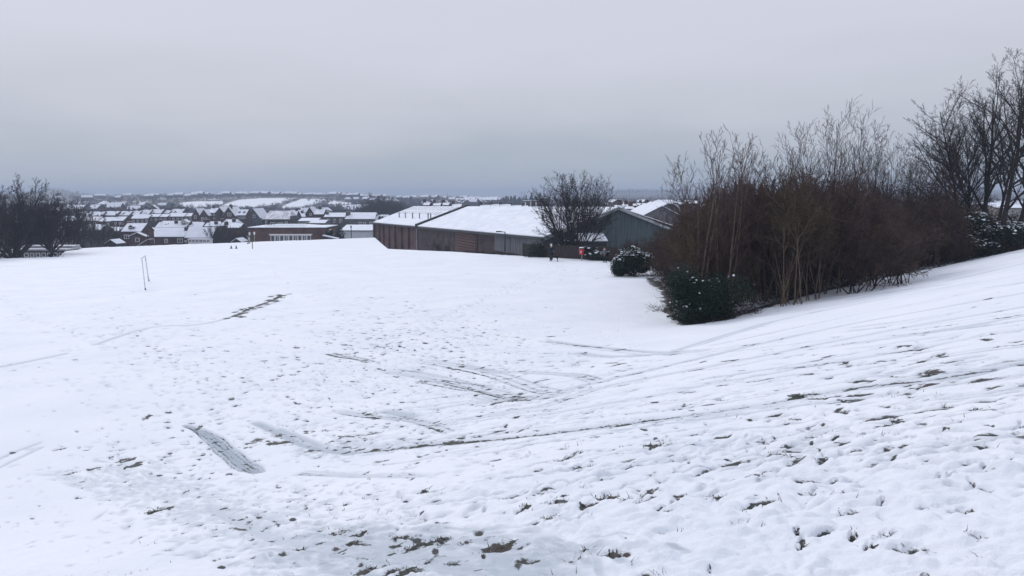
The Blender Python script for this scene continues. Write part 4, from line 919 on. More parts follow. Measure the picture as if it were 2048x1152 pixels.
tag(root, 'long warehouse with smooth snowy roof, brown side and green gable behind the wide bare tree', 'warehouse'); g.build('gable_wall', GREENW, root); r.build('roof', [DARKM, SNOWR], root)
root2, g2, r2, n2, (F0, F1_, P0, P1_) = warehouse(S1+.05, S2, eav(S1), eav(S2), rdg(S1), rdg(S2), TR, TR*2+1.5, 'warehouse', 'red brick warehouse range with ribbed snowy roof, vent pipes and dark pilasters', REDB, 0)
tag(root2, 'red brick warehouse range with ribbed snowy roof, vent pipes and dark pilasters', 'warehouse'); rf2 = r2.build('roof', [DARKM, SNOWR], root2)
# the raised verge between the two roofs
m = MB(); m.slab([(-.35, .5, F0-.1), (.35, .5, F0-.1), (.35, -TR, P0+.05), (-.35, -TR, P0+.05)], .0, .55, 0); m.slab([(-.3, -TR, P0+.05), (.35, -TR, P0+.05), (.35, -TR*2, F0), (-.3, -TR*2, F0)], 0, .5, 0); m.build('verge', DARKM, root2)
# gutters, downpipes
def gutter(rt, n, E0, E1, x0=0.):
    m = MB(); m.poly([(x0, .05, E0-.28), (n, .05, E1-.28), (n, .05, E1-.02), (x0, .05, E0-.02), (x0, .42, E0-.28), (n, .42, E1-.28), (n, .42, E1-.1), (x0, .42, E0-.1)], [(0, 3, 2, 1), (4, 5, 6, 7), (0, 1, 5, 4), (3, 7, 6, 2), (0, 4, 7, 3), (1, 2, 6, 5)]); return m.build('gutter', DARKM, rt)
gutter(root, n, E0, E1); gutter(root2, n2, F0, F1_)
def wall_s(px):                                  # distance along the wall seen at a photo column
    a = (px-1024)/F_
    # (WB + WU s).x = a*(y*CP - z*SP)
    lo, hi = -5., 140.
    for _ in range(50):
        s = (lo+hi)/2; x, y = wpos(s, 0)
        if proj(x, y, eav(s))[0] > px: lo = s
        else: hi = s
    return s
m = MB(); m.tube((0.6, .12, F0-8.6), (0.6, .12, F0-.2), .09, None, 8); m.build('downpipe', GREYPT, root2)
for px in (749, 759, 768, 779, 791, 804, 818):
    s = wall_s(px)-S1-.05
    m = MB(); e = F0+(F1_-F0)*s/n2; m.box(s-.28, s+.28, 0, .32, 0, e-.35); m.build('pilaster', DKB, root2)
for px in (955.,):
    s = wall_s(px); m = MB(); e = E0+(E1-E0)*s/n; m.box(s-.15, s+.15, 0, .16, 0, e-.3); m.build('pilaster', DKB, root)
# rusty ribbed panel and the weathered pale upper cladding on the near range
s0, s1 = wall_s(952), wall_s(911); m = MB(); e = E0+(E1-E0)*s0/n
for k in range(14): z = e-.5-k*.42; m.box(s0, s1, .003, .10, z-.30, z)
m.build('ribbed_panel', mat('ribbed rusty panel', (.115, .066, .062)), root)
xs = [wall_s(p) for p in (1088, 1054, 1022, 990)]
for a_, b_ in zip(xs[:-1], xs[1:]):
    m = MB(); e = E0+(E1-E0)*a_/n; m.box(a_+.12, b_-.1, .003, .09, e-2.35, e-.35); m.build('cladding_panel', GREYP, root)
s0, s1 = wall_s(1090), wall_s(958); m = MB(); e = E0+(E1-E0)*s0/n; m.box(s0, s1, 0, .06, 0, e-2.7); m.build('plinth', DKB, root)
# corrugation ribs on gable
m = MB()
for k in range(64):
    y = -.15-k*.31; zt = E0+(Q0-E0)*(1-abs(-y-TR)/TR) if abs(-y-TR) < TR else E0
    m.box(-.05, -.002, y-.05, y+.05, 3, max(zt-.12, 3.2))
m.build('cladding_rib', GREENW, root)
m = MB()
m.slab([(-.42, .3, E0-.3), (-.36, .3, E0-.3), (-.36, -TR, Q0-.1), (-.42, -TR, Q0-.1)], 0, .32, 0); m.slab([(-.42, -TR, Q0-.1), (-.36, -TR, Q0-.1), (-.36, -TR*2-.3, E0-.3), (-.42, -TR*2-.3, E0-.3)], 0, .32, 0)
m.build('bargeboard', GREYPT, root)
# thin dark ribs showing through the snow of the far roof
for band, (ta, tb) in enumerate([(.50, .68), (.74, .97)]):
    for k in range(13):
        s = 3+k*2.75+(band*1.2); y = -TR*ta; y2 = -TR*tb
        if s > n2-1: continue
        zf = lambda t, s_: F0+(F1_-F0)*s_/n2+(rdg(S1+s_)-eav(S1+s_))*t+.262
        m = MB(); m.slab([(s-.05, y, zf(ta, s)), (s+.05, y, zf(ta, s)), (s+.05, y2, zf(tb, s)), (s-.05, y2, zf(tb, s))], 0, .05); m.build('roof_rib', mat('wet dark roofing', (.18, .18, .19)), rf2)
for px in (786, 797.5, 811, 824, 849.5, 857):
    s = max(1.2, wall_s(px-13 if px < 840 else px-14)-S1)+ (0 if px < 840 else 0)
    if px > 840: s = 1.5 if px > 850 else 3.2
    t = .30; z = F0+(F1_-F0)*s/n2+(rdg(S1+s)-eav(S1+s))*t+.1
    m = MB(); m.tube((s, -TR*t, z), (s, -TR*t, z+1.15), .13, None, 8); m.tube((s, -TR*t, z+1.15), (s, -TR*t, z+1.3), .22, .08, 8); m.build('vent_pipe', GREYPT, rf2)

# flat-roofed brick hall with a long strip of windows
def hall():
    Y = 170; a, b = at(499, 457, Y), at(650, 456, Y); w = b.x-a.x; cx = (a.x+b.x)/2; bz = gz(cx, Y)-3; E = (a.z+b.z)/2-bz; dp = 12
    root = empty('brick_hall', (cx, Y, bz), .02); m = MB(); m.box(-w/2, w/2, 0, dp, 0, E); m.build('wall', mat_brick('hall brick', (.17, .092, .085), (.17, .14, .13)), root)
    m = MB(); m.box(-w/2-.3, w/2+.3, -.3, dp+.3, E, E+.12, 0); m.box(-w/2-.25, w/2+.25, -.22, dp+.25, E+.121, E+.26, 1)
    zr = at(560, 448, Y+6).z-bz
    A = [(-w/2+.5, .6), (w/2-1.8, .6), (w/2-1.8, dp-.6), (-w/2+.5, dp-.6)]; B = [(-w/2+4, 5), (w/2-6, 5), (w/2-6, 7), (-w/2+4, 7)]
    V = [(x, y, E+.2) for x, y in A]+[(x, y, zr) for x, y in B]; m.poly(V, [(0, 1, 5, 4), (1, 2, 6, 5), (2, 3, 7, 6), (3, 0, 4, 7), (4, 5, 6, 7)], 1)
    rf = m.build('roof', [DARKM, SNOWR], root)
    for k in range(13):                           # standing seams faintly visible under the snow
        x = -w/2+3+k*(w-8)/12; q = MB(); q.slab([(x-.04, 1.2, E+.33), (x+.04, 1.2, E+.33), (x+.04, 4.8, zr-.02), (x-.04, 4.8, zr-.02)], 0, .05); q.build('seam', mat('seam snow', (.55, .57, .60)), rf)
    x0 = at(541, 470, Y).x-cx; x1 = at(622, 470, Y).x-cx; zt = at(580, 470.5, Y).z-bz; zb = zt-2.0; n_ = 9; ww = (x1-x0)/n_
    for k in range(n_):
        o = window_mesh(ww-.12, zt-zb, 1 if k % 2 else 0).build('window', [WHITEP, GLASS], root); o.location = (x0+ww*(k+.5), -.004, (zt+zb)/2)
    q = MB(); q.box(x0-.25, x1+.25, -.14, -.002, zt+.03, zt+.28); q.build('window_surround', WHITEP, root)
    tag(root, 'wide low brick hall with shallow snowy roof and white strip windows beyond the pitch', 'hall')
    # slanting porch roof at its right end
    p = at(645, 471, Y-2); rt = empty('lean_to', (p.x, Y-2.2, p.z-4), 0); m = MB(); m.slab([(0, 0, 4.0), (3.2, 0, 3.3), (3.2, 2, 3.3), (0, 2, 4.0)], -.12, .0, 0); m.slab([(0, 0, 4.0), (3.2, 0, 3.3), (3.2, 2, 3.3), (0, 2, 4.0)], .001, .1, 1); m.build('roof', [GREYPT, SNOWR], rt)
    m = MB(); m.box(.1, 3.1, .1, 1.9, 0, 3.25); m.build('wall', BRNB, rt); tag(rt, 'small sloping-roofed lean-to at the right end of the low brick hall', 'lean-to')
hall()
# low pavilion beyond the left edge of the pitch
def pavilion():
    Y = 139; a, b = at(30, 503, Y), at(129, 500, Y); w = b.x-a.x; cx = (a.x+b.x)/2; bz = gz(cx, Y)-1.5; E = (a.z+b.z)/2-bz
    root = empty('pavilion', (cx, Y, bz), .045); m = MB(); m.box(-w/2, w/2, 0, 5, 0, E); m.build('wall', mat('drab panels', (.10, .10, .11)), root)
    m = MB(); m.box(-w/2-.3, w/2+.3, -.35, 5.3, E, E+.2, 0); m.box(-w/2-.25, w/2+.25, -.3, 5.25, E+.201, E+.3, 1); m.box(-w/2-.1, w/2+.1, 2.5, 5.2, E+.3, E+.62, 2); m.box(-w/2-.1, w/2+.1, 2.45, 5.2, E+.621, E+.72, 1); m.build('roof', [GREYPT, SNOWT, GREYPT], root)
    for k in range(7):
        x = w/2-.7-k*1.0
        if x < -w/2+.4: break
        o = window_mesh(.72, .75, 0).build('window', [WHITEP, GLASS], root); o.location = (x, -.004, E-.75)
    tag(root, 'long low grey pavilion with row of small windows under the left trees', 'pavilion')
pavilion()

WN = lambda n, dz, w=1.0, h=1.3, m=.8: [((k-(n-1)/2)/n*m*1.1, dz, w, h) for k in range(n)]
r_, i_ = house(243, 282, 448, 463.5, 195, 7, 'brick cottage with snowy dormered roof and white-edged porch, left of the long brick house', wall=DKB, wins=[(-.25, 1.25, 1.2, 1.0)], chims=[(-.47, .6, .3)])
dormer(i_, -.08, 1.15, .8, .2)
p = at(274, 470, 193.4); rt = MB(); rt.prism_y([(-1.9, -2.6), (1.9, -2.6), (1.9, -.35), (0, .45), (-1.9, -.35)], 0, 1.5, 0); rt.slab([(-2.15, -.25, -.45), (0, -.25, .5), (0, 1.5, .5), (-2.15, 1.5, -.45)], .05, .22, 1); rt.slab([(2.15, -.25, -.45), (2.15, 1.5, -.45), (0, 1.5, .5), (0, -.25, .5)], .05, .22, 1); rt.box(-.5, .5, -.06, 0, -1.7, -.7, 2); rt.box(-.36, .36, -.08, -.05, -1.6, -.8, 3)
o = rt.build('porch', [DKB, SNOWR, WHITEP, GLASS], r_); o.location = (p.x-r_.location.x, -1.5, p.z-r_.location.z)
r_, i_ = house(288, 368, 456.5, 474, 228, 8, 'long dark brick house with snowy roof and white windows, nearest beyond the pitch', wins=[(-.29, 1.15, 1.25, 1.35), (.05, 1.1, 1.0, 1.1), (.40, 1.0, 1.6, 1.35)], chims=[(.47, .35, .5)], hip=0)
r_, i_ = house(369.5, 424, 455.5, 475.5, 224, 7, 'brick annexe with snowy roof right of the long dark brick house', wins=[(-.47, 1., .6, .5)])
# white-framed garden room under it
p0, p1 = at(377, 476, 222), at(421, 476, 222); w = p1.x-p0.x; rt = empty('garden_room', ((p0.x+p1.x)/2, 221.6, p0.z-3)); m = MB(); m.box(-w/2, w/2, 0, 2.0, 0, 2.55); m.build('wall', WHITEP, rt)
for k in range(6): o = window_mesh(w/6-.18, .62, 1).build('window', [WHITEP, GLASS], rt); o.location = ((k-2.5)*w/6, -.004, 2.2)
m = MB(); m.box(-w/2-.1, w/2+.1, -.2, 2.1, 2.55, 2.72, 0); m.box(-w/2-.08, w/2+.08, -.18, 2.1, 2.721, 2.8, 1); m.build('roof', [WHITEP, SNOWR], rt); tag(rt, 'white garden room with row of six small windows below the annexe roof', 'garden room')
r_, i_ = house(311, 372, 443, 455, 262, 8, 'house with snowy roof, skylight and end dormer just behind the long brick house', chims=[(-.49, .45, .3), (.09, .3, .5)]); skylight(r_, i_, -.2, .5); dormer(i_, .38, 2.2, 1.0, .35, True)
r_, i_ = house(373, 402, 445, 458, 264, 8, 'snowy-roofed house with small front gable right of the dormered roof', chims=[(.5, .5, .5)])
m = MB(); m.prism_y([(-1.4, 0), (1.4, 0), (0, 1.1)], 0, 2, 0); m.slab([(-1.6, -.2, 0), (0, -.2, 1.2), (0, 2, 1.2), (-1.6, 2, 0)], .02, .2, 1); m.slab([(1.6, -.2, 0), (1.6, 2, 0), (0, 2, 1.2), (0, -.2, 1.2)], .02, .2, 1); o = m.build('porch', [DKB, SNOWR], r_); o.location = (-1.5, -.3, i_['E']-.2)
r_, i_ = house(409, 438, 444, 453, 262, 7, 'small house with snowy roof between two dark chimneys', chims=[(-.45, .4, .6), (.2, .2, .5), (.52, .45, .6)])
r_, i_ = house(440, 472, 440, 452, 245, 8, 'hipped snowy roof with dark chimney below the skylit gable house', chims=[(.22, .3, .5), (-.12, .05, .5)], hip=.16)
r_, i_ = house(455, 480, 448, 456, 236, 6, 'low snowy outhouse roof behind the bare trees left of the brick hall', chims=[])
# brick terraces in the middle distance
TER = [(262, 289, 429, 437.5, 372), (289.5, 296, 430, 437, 371), (297, 316.5, 429, 434, 374), (317, 334, 429, 434.2, 375), (334.5, 368, 427, 433.5, 377), (368.5, 384, 427, 433, 378)]
for k, (a, b, yr, ye, Y) in enumerate(TER):
    n_ = max(1, int((b-a)/7.5)); house(a, b, yr, ye, Y, 8, f'snowy brick terraced house, {ordn(k, len(TER))} of the middle terrace', wins=[((j+.5)/n_-.5, 1.15, 1.0, 1.35) for j in range(n_)], group='brick terraces beyond the pitch', wall=REDB if k % 2 else DKB)
TER2 = [(150, 176, 424, 432), (177, 203, 424, 432), (204, 232, 423, 431), (234, 258, 423, 431), (259, 277, 422, 430), (279, 298, 420, 428), (300, 322, 419, 427), (325, 337, 421, 427), (340, 364, 418.5, 426)]
for k, (a, b, yr, ye) in enumerate(TER2): house(a, b, yr, ye, 430+k*3, 9, f'snowy terraced house with dark chimneys, {ordn(k, len(TER2))} of the farther terrace', chims=[(-.48, .5, .9), (.2, .5, .9)], group='brick terraces beyond the pitch', wins=[(-.25, 1.2, 1., 1.3), (.2, 1.2, 1., 1.3)])
TER3 = [(60, 86, 432, 441), (88, 112, 433, 441), (114, 140, 433, 441), (142, 168, 434, 442), (170, 196, 434, 442), (198, 222, 435, 443), (224, 246, 434, 442)]
for k, (a, b, yr, ye) in enumerate(TER3): house(a, b, yr, ye, 335, 8, f'terraced house, {ordn(k, len(TER3))} of the row glimpsed behind the left trees', chims=[(-.45, .5, .7)], group='brick terraces beyond the pitch', snow=SNOWT if k % 3 == 1 else SNOWR, wins=[(-.2, 1.2, 1., 1.3), (.25, 1.2, 1., 1.3)])
TER4 = [(104, 136, 452, 462, 245), (140, 160, 454, 463, 250), (163, 200, 450, 461, 240), (30, 70, 448, 460, 250), (203, 236, 455, 463, 250)]
for k, (a, b, yr, ye, Y) in enumerate(sorted(TER4)): house(a, b, yr, ye, Y, 8, f'detached house glimpsed through the left trees, {ordn(k, len(TER4))} of five', chims=[(.4, .5, .5)], group='houses glimpsed through the left trees', wins=[(-.2, 1.3, 1.1, 1.2)], wall=[DKB, STONE, DKB, GRYB, DKB][k])
# gabled dark houses
r_, i_ = house(384, 400, 418, 432, 340, 9, 'tall dark house with narrow white gable window left of the dark gable pair', typ='gable', chims=[(-.3, .3, 1.2)], wins=[(-.1, .4, .9, 1.6), (.1, 3., .8, 1.2)])
house(400, 416, 420, 431, 330, 9, 'dark gabled brick house, left one of the dark pair', typ='gable', wins=[(-.22, 1.5, 1., 1.3), (.2, 1.5, .9, 1.3)])
house(416, 430, 417, 426, 334, 9, 'dark brick house with one snowy slope and round-topped windows', typ='side', wins=[(.35, .8, .8, .9), (.35, 2.3, .8, .9)], chims=[(-.2, .5, .8)])
house(431, 446, 414.5, 424, 340, 9, 'dark narrow gable house right of the one snowy slope', typ='gable', wins=[(0, 3, .9, 1.2)])
house(445, 470, 415, 432, 318, 11, 'big plain dark brick gable with pale upper window', typ='gable', wins=[(.06, -.6, 1.5, 1.3), (.12, 2., 1.4, 1.), (.38, 2., 1., 1.)], chims=[(.05, .2, .8)])
r_, i_ = house(470, 491, 420, 431, 320, 8, 'brick house with two skylights in its snowy roof', wins=[(-.3, .9, 1.2, .9), (.02, .9, .8, .9), (.33, .9, 1.2, .9)]); skylight(r_, i_, -.22, .5); skylight(r_, i_, .25, .5)
house(493, 520, 418, 436, 345, 14, 'old hall with dull green gable and pale window', cat='hall', typ='gable', wall=GREENW, wins=[(.02, -.8, 1.6, 1.2)])
r_, i_ = house(524, 579, 422.5, 439, 300, 14, 'large hall with pinkish thinly snowed roof behind the brick hall', cat='hall', snow=SNOWT, hip=.12, wall=BRNB, wins=[(-.35, 1.2, .6, 1.6), (-.1, 1.6, 2.2, 1.), (.15, 1.6, 2., 1.), (.38, 1.2, 1., 1.)])
house(574, 592, 422, 434, 330, 8, 'house with steep snowy roof right of the pinkish hall roof', typ='side', chims=[(.3, .5, .6)])
house(597, 612, 427, 434, 345, 8, 'small snow-roofed house left of the white-edged gable', chims=[(-.3, .5, .6)])
house(611, 628, 415, 428, 340, 9, 'brick house with white-edged gable beside the long grey house', typ='gable', wins=[(.1, .2, 1., 1.)])
house(628, 647, 419, 429, 325, 8, 'house with steep snowy roof and white bargeboard left of the long grey house', wall=DKB, chims=[(-.1, .5, .6)])
house(596, 634, 437, 443, 262, 10, 'low flat snowy roof behind the brick hall', cat='outbuilding', wall=STONE, wins=[(.1, .6, 2.4, .7)])
house(618, 650, 441, 447, 250, 8, 'lower snowy roof stepping down behind the right end of the brick hall', cat='outbuilding', wall=GRYB)
r_, i_ = house(648, 690, 426.5, 434.5, 285, 9, 'left half of the long grey house, snowy roof with end chimneys', wall=GRYB, chims=[(-.42, .3, .5)], wins=WN(3, 1.3))
r_, i_ = house(690, 750, 426, 438.5, 283, 11, 'long grey stone house with snowy roof, hipped right end and double chimney', wall=GRYB, chims=[(-.47, .25, .9), (-.43, .32, .7)], wins=[(.0, 1.4, .9, .8), (.15, 1.4, .9, .8), (.36, 1.4, .9, 1.)], hip=.05)
# low white block on the car park behind the warehouse
house(681, 744, 451, 462, 196, 16, 'long low garage block with smooth snowy roof left of the red brick warehouse', cat='garage block', wall=mat('pale bluish boards', (.52, .56, .58)), typ='side')
# greenhouse tunnels left of the warehouse roof
for k, px in enumerate((757, 762, 768)):
    p = at(px, 436, 255); rt = empty('polytunnel', (p.x, 255, p.z-2.2)); m = MB(); m.prism_y([(math.cos(t)*1.0, math.sin(t)*1.5+1.6) for t in np.linspace(0, math.pi, 9)]+[(-1., 0), (1., 0)], 0, 8, 0); m.build('cover', SNOWR, rt); tag(rt, f'white rounded shelter, {ordn(k, 3)} of three left of the warehouse roof', 'shelter', 'white rounded shelters')
# sheds beside the pitch
r_, i_ = house(211, 232, 481, 488, 176, 4, 'small dark shed with white-edged gable roof, left of the dormer cottage', cat='shed', typ='gable', wall=DARKM, snow=SNOWR, name='shed')
r_, i_ = house(464, 482, 478.5, 484.5, 166, 4, 'small snow-capped shed between the bare trees and the brick hall', cat='shed', typ='gable', wall=DARKM, name='shed')
p = at(283, 484, 180); rt = empty('lean_to', (p.x, 180, p.z-2.6)); m = MB(); m.slab([(-2.2, 0, 1.0), (1.4, 0, 3.1), (1.4, 3, 3.1), (-2.2, 3, 1.0)], -.1, .0, 0); m.slab([(-2.2, 0, 1.0), (1.4, 0, 3.1), (1.4, 3, 3.1), (-2.2, 3, 1.0)], .001, .14, 1); m.build('roof', [DARKM, SNOWR], rt); m = MB(); m.poly([(-2.1, .1, 0), (1.3, .1, 0), (1.3, .1, 2.95), (-2.1, .1, .95), (-2.1, 2.9, 0), (1.3, 2.9, 0), (1.3, 2.9, 2.95), (-2.1, 2.9, .95)], [(0, 1, 2, 3), (5, 4, 7, 6), (1, 5, 6, 2), (4, 0, 3, 7)]); m.build('wall', DKB, rt); tag(rt, 'steep snowy lean-to against the left end of the long dark brick house', 'lean-to')
# buildings right of the green gable
house(1286, 1361, 413.5, 432.5, 150, 22, 'grey brick barn with snowy left slope and lamp post before its gable', cat='barn', typ='gable', wall=GRYB, name='barn')
p = at(1322, 412, 150)
house(1314, 1357, 400.5, 406.5, 300, 12, 'pale house with broad hipped snowy roof behind the grey barn', hip=.2, wall=STONE, wins=WN(3, 1.4, 1.2, 1.2))
def arched(px0, px1, yt, yb, Y, label):
    a, b = at(px0, yb, Y), at(px1, yb, Y); w = b.x-a.x; h = at(px0, yt, Y).z-a.z; base = gz(a.x, Y)-1; rt = empty('arched_shed', ((a.x+b.x)/2, Y, base)); E = a.z-base
    m = MB(); m.prism_y([(w/2, 0), (w/2, E)]+[(math.cos(t)*w/2, E+math.sin(t)*h) for t in np.linspace(.25, math.pi-.25, 9)]+[(-w/2, E), (-w/2, 0)], 0, 25); m.build('wall', GRYB, rt)
    m = MB(); m.prism_y([(math.cos(t)*(w/2+.2), E+math.sin(t)*(h+.1)) for t in np.linspace(0, math.pi, 11)]+[(math.cos(t)*(w/2+.35), E+.05+math.sin(t)*(h+.25)) for t in np.linspace(math.pi, 0, 11)], -.3, 25.3); m.build('roof', SNOWR, rt); tag(rt, label, 'shed')
arched(1322, 1358, 408.5, 424, 190, 'arched snowy shed roof right behind the grey barn ridge')
arched(1228, 1246, 400.5, 405, 420, 'small arched snowy roof far right of the wide bare tree')
arched(1288, 1304, 400.5, 404, 460, 'small arched snowy roof above the grey barn, far off')
RH = [(1233, 1246, 412, 418, 170), (1247, 1258, 410, 415, 230), (1250, 1270, 414, 419, 185), (1262, 1274, 408, 412, 300), (1276, 1286, 407, 411, 320), (1288, 1300, 407.5, 412, 260), (1302, 1311, 404, 411, 310), (1356, 1372, 405, 409, 320), (1378, 1400, 402, 407, 340)]
for k, (a, b, yr, ye, Y) in enumerate(RH): house(a, b, yr, ye, Y, 8, f'snow-roofed house beyond the green gable, {ordn(k, len(RH))} of the row', chims=[(.3, .5, .8)], group='snow-roofed houses beyond the green gable', wall=STONE if k == 6 else DKB)
RR = [(1960, 1990, 409, 416, 190), (1994, 2040, 407, 417, 175), (2044, 2080, 411, 418, 185)]
for k, (a, b, yr, ye, Y) in enumerate(RR): house(a, b, yr, ye, Y, 12, f'snow-roofed building seen between the tall tree trunks, {ordn(k, 3)}', wall=STONE, group='buildings seen between the tall trunks')
# low snowy roof behind the timber fence
rr_, i_ = house(1160, 1214, 470, 484, 88.5, 4.5, 'low lean-to with snowy roof behind the timber fence', cat='lean-to', typ='side', wall=DARKM, yaw=.10, name='lean_to')
# row behind the warehouse ridge
WR = [(846, 858, 406, 411), (866, 880, 407, 412), (885, 897, 406, 411), (904, 922, 409, 414), (960, 980, 411, 415), (982, 998, 409.5, 415), (1000, 1021, 409.5, 415), (1021, 1043, 411.5, 416), (1046, 1056, 412, 416)]
for k, (a, b, yr, ye) in enumerate(WR): house(a, b, yr, ye, 260+k*6, 9, f'house roof just showing over the warehouse ridge, {ordn(k, len(WR))}', chims=[(-.47, .5, .7)], group='roofs showing over the warehouse ridge')
p = at(1062, 402, 330); rt = empty('tower_block', (p.x, 330, gz(p.x, 330)-.5)); hh = p.z-rt.location.z
m = MB(); m.box(-3.2, 3.2, 0, 8, 0, hh, 0); m.box(3.2, 7, 1, 8, 0, hh+1.2, 0); m.build('wall', GRYB, rt); m = MB(); m.box(-3.3, 3.3, -.1, 8.1, hh, hh+.2); m.box(3.25, 7.1, .9, 8.1, hh+1.2, hh+1.4); m.build('roof', SNOWR, rt)
for k in range(3): m = MB(); m.box(-2.6+k*2.2, -2.0+k*2.2, -.08, -.002, 1, hh-.4); m.build('white_strip', WHITEP, rt)
tag(rt, 'grey block with pale vertical strips left of the wide bare tree', 'building')

# distant houses: small copies, too far to show parts
def far_proto(k):
    w, dp, e, r = [(9, 8, 5, 8), (14, 8, 5, 8), (8, 9, 5, 8.2), (20, 8, 5, 7.8), (10, 10, 4, 7), (7, 10, 5, 8)][k]
    m = MB(); m.box(-w/2, w/2, 0, dp, -3, e, 0)
    if k in (2, 5): m.prism_y([(-w/2, e), (w/2, e), (0, r-.05)], .01, dp-.01, 0); q = roof_gable(w, dp, e, r)
    elif k == 4: q = roof_side(w, dp, e, r, hip=3.2)
    else: m.prism_x([(0, e), (dp, e), (dp/2, r-.05)], -w/2+.01, w/2-.01, 0); q = roof_side(w, dp, e, r)
    b = len(m.v); m.v += q.v; m.f += [tuple(i+b for i in f) for f in q.f]; m.m += [3 if i == 0 else 1 for i in q.m]
    for x in (-w*.28, 0, w*.28): m.box(x-.5, x+.5, -.08, -.01, 3, 4.2, 2); m.box(x-.5, x+.5, -.08, -.01, .6, 1.8, 2)
    m.box(-w*.4, -w*.4+.8, dp/2-.3, dp/2+.3, r-.5, r+1, 0)
    return [m.mesh('far_house', [c, SNOWR, GLASS, TILE]) for c in (DKB, STONE, GRYB)]
FPR = [far_proto(k) for k in range(6)]
frng = random.Random(77)
ROWS = [(478, 1345, 645, 1345, 17, 'on the crest above the white fields', (1, 3, 1, 0)), (340, 1240, 474, 1330, 10, 'on the hill crest left of the white fields', (0, 1, 4)), (648, 1340, 775, 1350, 11, 'on the crest right of the white fields', (0, 4, 1)),
        (792, 1330, 1000, 1500, 16, 'on the skyline above the warehouse', (0, 1, 2)), (846, 900, 985, 980, 12, 'in the slanting street above the warehouse', (5, 2, 0)), (900, 1150, 1000, 1180, 9, 'in the upper street above the warehouse', (1, 3, 0)), (690, 1130, 800, 1080, 7, 'among the trees below the right crest', (0, 4)), (690, 720, 742, 700, 5, 'at the foot of the white fields, right', (0, 1)), (596, 560, 650, 600, 6, 'at the foot of the white fields, middle', (0, 2)),
        (90, 560, 330, 600, 6, 'in the hazy street behind the left terraces', (0, 1, 5)), (70, 760, 345, 860, 7, 'in the hazy street below the left hills', (0, 1, 4)), (90, 1150, 330, 1180, 4, 'on the low hazy rise at the left', (1, 0)), (180, 1500, 340, 1420, 3, 'near the hazy left skyline', (3, 1)),
        (1225, 480, 1420, 520, 11, 'in the street beyond the grey barn', (0, 1, 4)), (1210, 720, 1430, 700, 12, 'in the hazy street beyond the barn', (0, 5, 1)), (1990, 420, 2070, 420, 4, 'far behind the tall right trees', (0, 1))]
for pa, ra, pb, rb, n_, where, kinds in ROWS:
    for k in range(n_):
        t = (k+.5)/n_; px = pa+(pb-pa)*t+frng.uniform(-2, 2); R_ = ra+(rb-ra)*t+frng.uniform(-12, 12); x = (px-1024)/F_*R_
        o = link('far_house', FPR[frng.choice(kinds)][frng.choice((0, 0, 1, 2))]); o.location = (x, R_, gz(x, R_)); s = frng.uniform(.85, 1.15); o.scale = (s, s, s*frng.uniform(.85, 1.)); o.rotation_euler = (0, 0, frng.gauss(0, .3))
        tag(o, f'tiny snow-roofed house {where}, {ordn(k, n_)}', 'house', 'tiny houses '+where)
for k, (a, b) in enumerate([(927, 955), (958, 995)]):
    Y = 1080; p, q = at(a, 397, Y), at(b, 397, Y); m = MB(); w = q.x-p.x; z0 = gz(p.x, Y)-2; root = empty('long_shed', ((p.x+q.x)/2, Y, z0)); e = p.z-2-z0
    m.box(-w/2, w/2, 0, 20, 0, e); m.build('wall', GRYB, root); roof_side(w, 20, e, e+3.5).build('roof', [TILE, SNOWR], root); tag(root, f'long bright snow-roofed shed on the skyline, {"left" if k == 0 else "right"} one of two', 'shed', 'long sheds on the skyline')

# ------------------------------------------------------------------ woods, hedges and trees on the far land
def inpoly(px, py, P):
    c = False; n = len(P)
    for k in range(n):
        x0, y0 = P[k]; x1, y1 = P[(k+1) % n]
        if (y0 > py) != (y1 > py) and px < (x1-x0)*(py-y0)/(y1-y0)+x0: c = not c
    return c
wr = np.random.RandomState(4)
def clumps(n, pxr, rr_, hr, excl=WHITE, seed=0, per=22, grp=None):
    out = []; k = 0
    while k < n:
        px = wr.uniform(*pxr); r = math.exp(wr.uniform(math.log(rr_[0]), math.log(rr_[1]))); x = (px-1024)/F_*r; z = gz(x, r); qx, qy = proj(x, r, z); k += 1
        if any(inpoly(qx, qy, P) for P in excl): continue
        if grp and not grp(qx, qy): continue
        h = wr.uniform(*hr); w = h*wr.uniform(.45, .7)
        d = wr.randn(per, 3); d /= np.linalg.norm(d, axis=1, keepdims=True); d *= wr.uniform(.4, 1., (per, 1))
        P = np.array([x, r, z+h*.5])+d*np.array([w, w, h*.52]); s = h*.13
        a = wr.randn(per, 3)*s; a[:, 2] *= 1.2; b = wr.randn(per, 3)*s
        out.append(np.stack([P-a, P+b*.6, P+a], 1))
    return np.concatenate(out)
T_ = [clumps(900, (330, 860), (640, 1330), (3, 6.5)), clumps(420, (-40, 700), (250, 520), (2.5, 5)), clumps(260, (40, 720), (390, 640), (4, 8)), clumps(1800, (180, 860), (700, 1320), (2, 4.6)), clumps(500, (430, 720), (860, 1000), (1.5, 3)), clumps(500, (640, 860), (560, 1200), (4, 8)), clumps(900, (-60, 360), (520, 2400), (2.5, 7)), clumps(700, (840, 1250), (400, 1700), (4, 8)), clumps(550, (1190, 1500), (420, 2400), (4, 9)), clumps(500, (1900, 2150), (220, 2400), (4, 9)),
      clumps(900, (1180, 1700), (3000, 5200), (6, 12)), clumps(500, (-100, 900), (2000, 4200), (6, 12))]
o = link('woodland', tris_mesh('woodland', np.concatenate(T_), [FARW])); tag(o, 'hazy belts of leafless woodland and hedges covering the far valley and hills', 'woodland', kind='stuff')
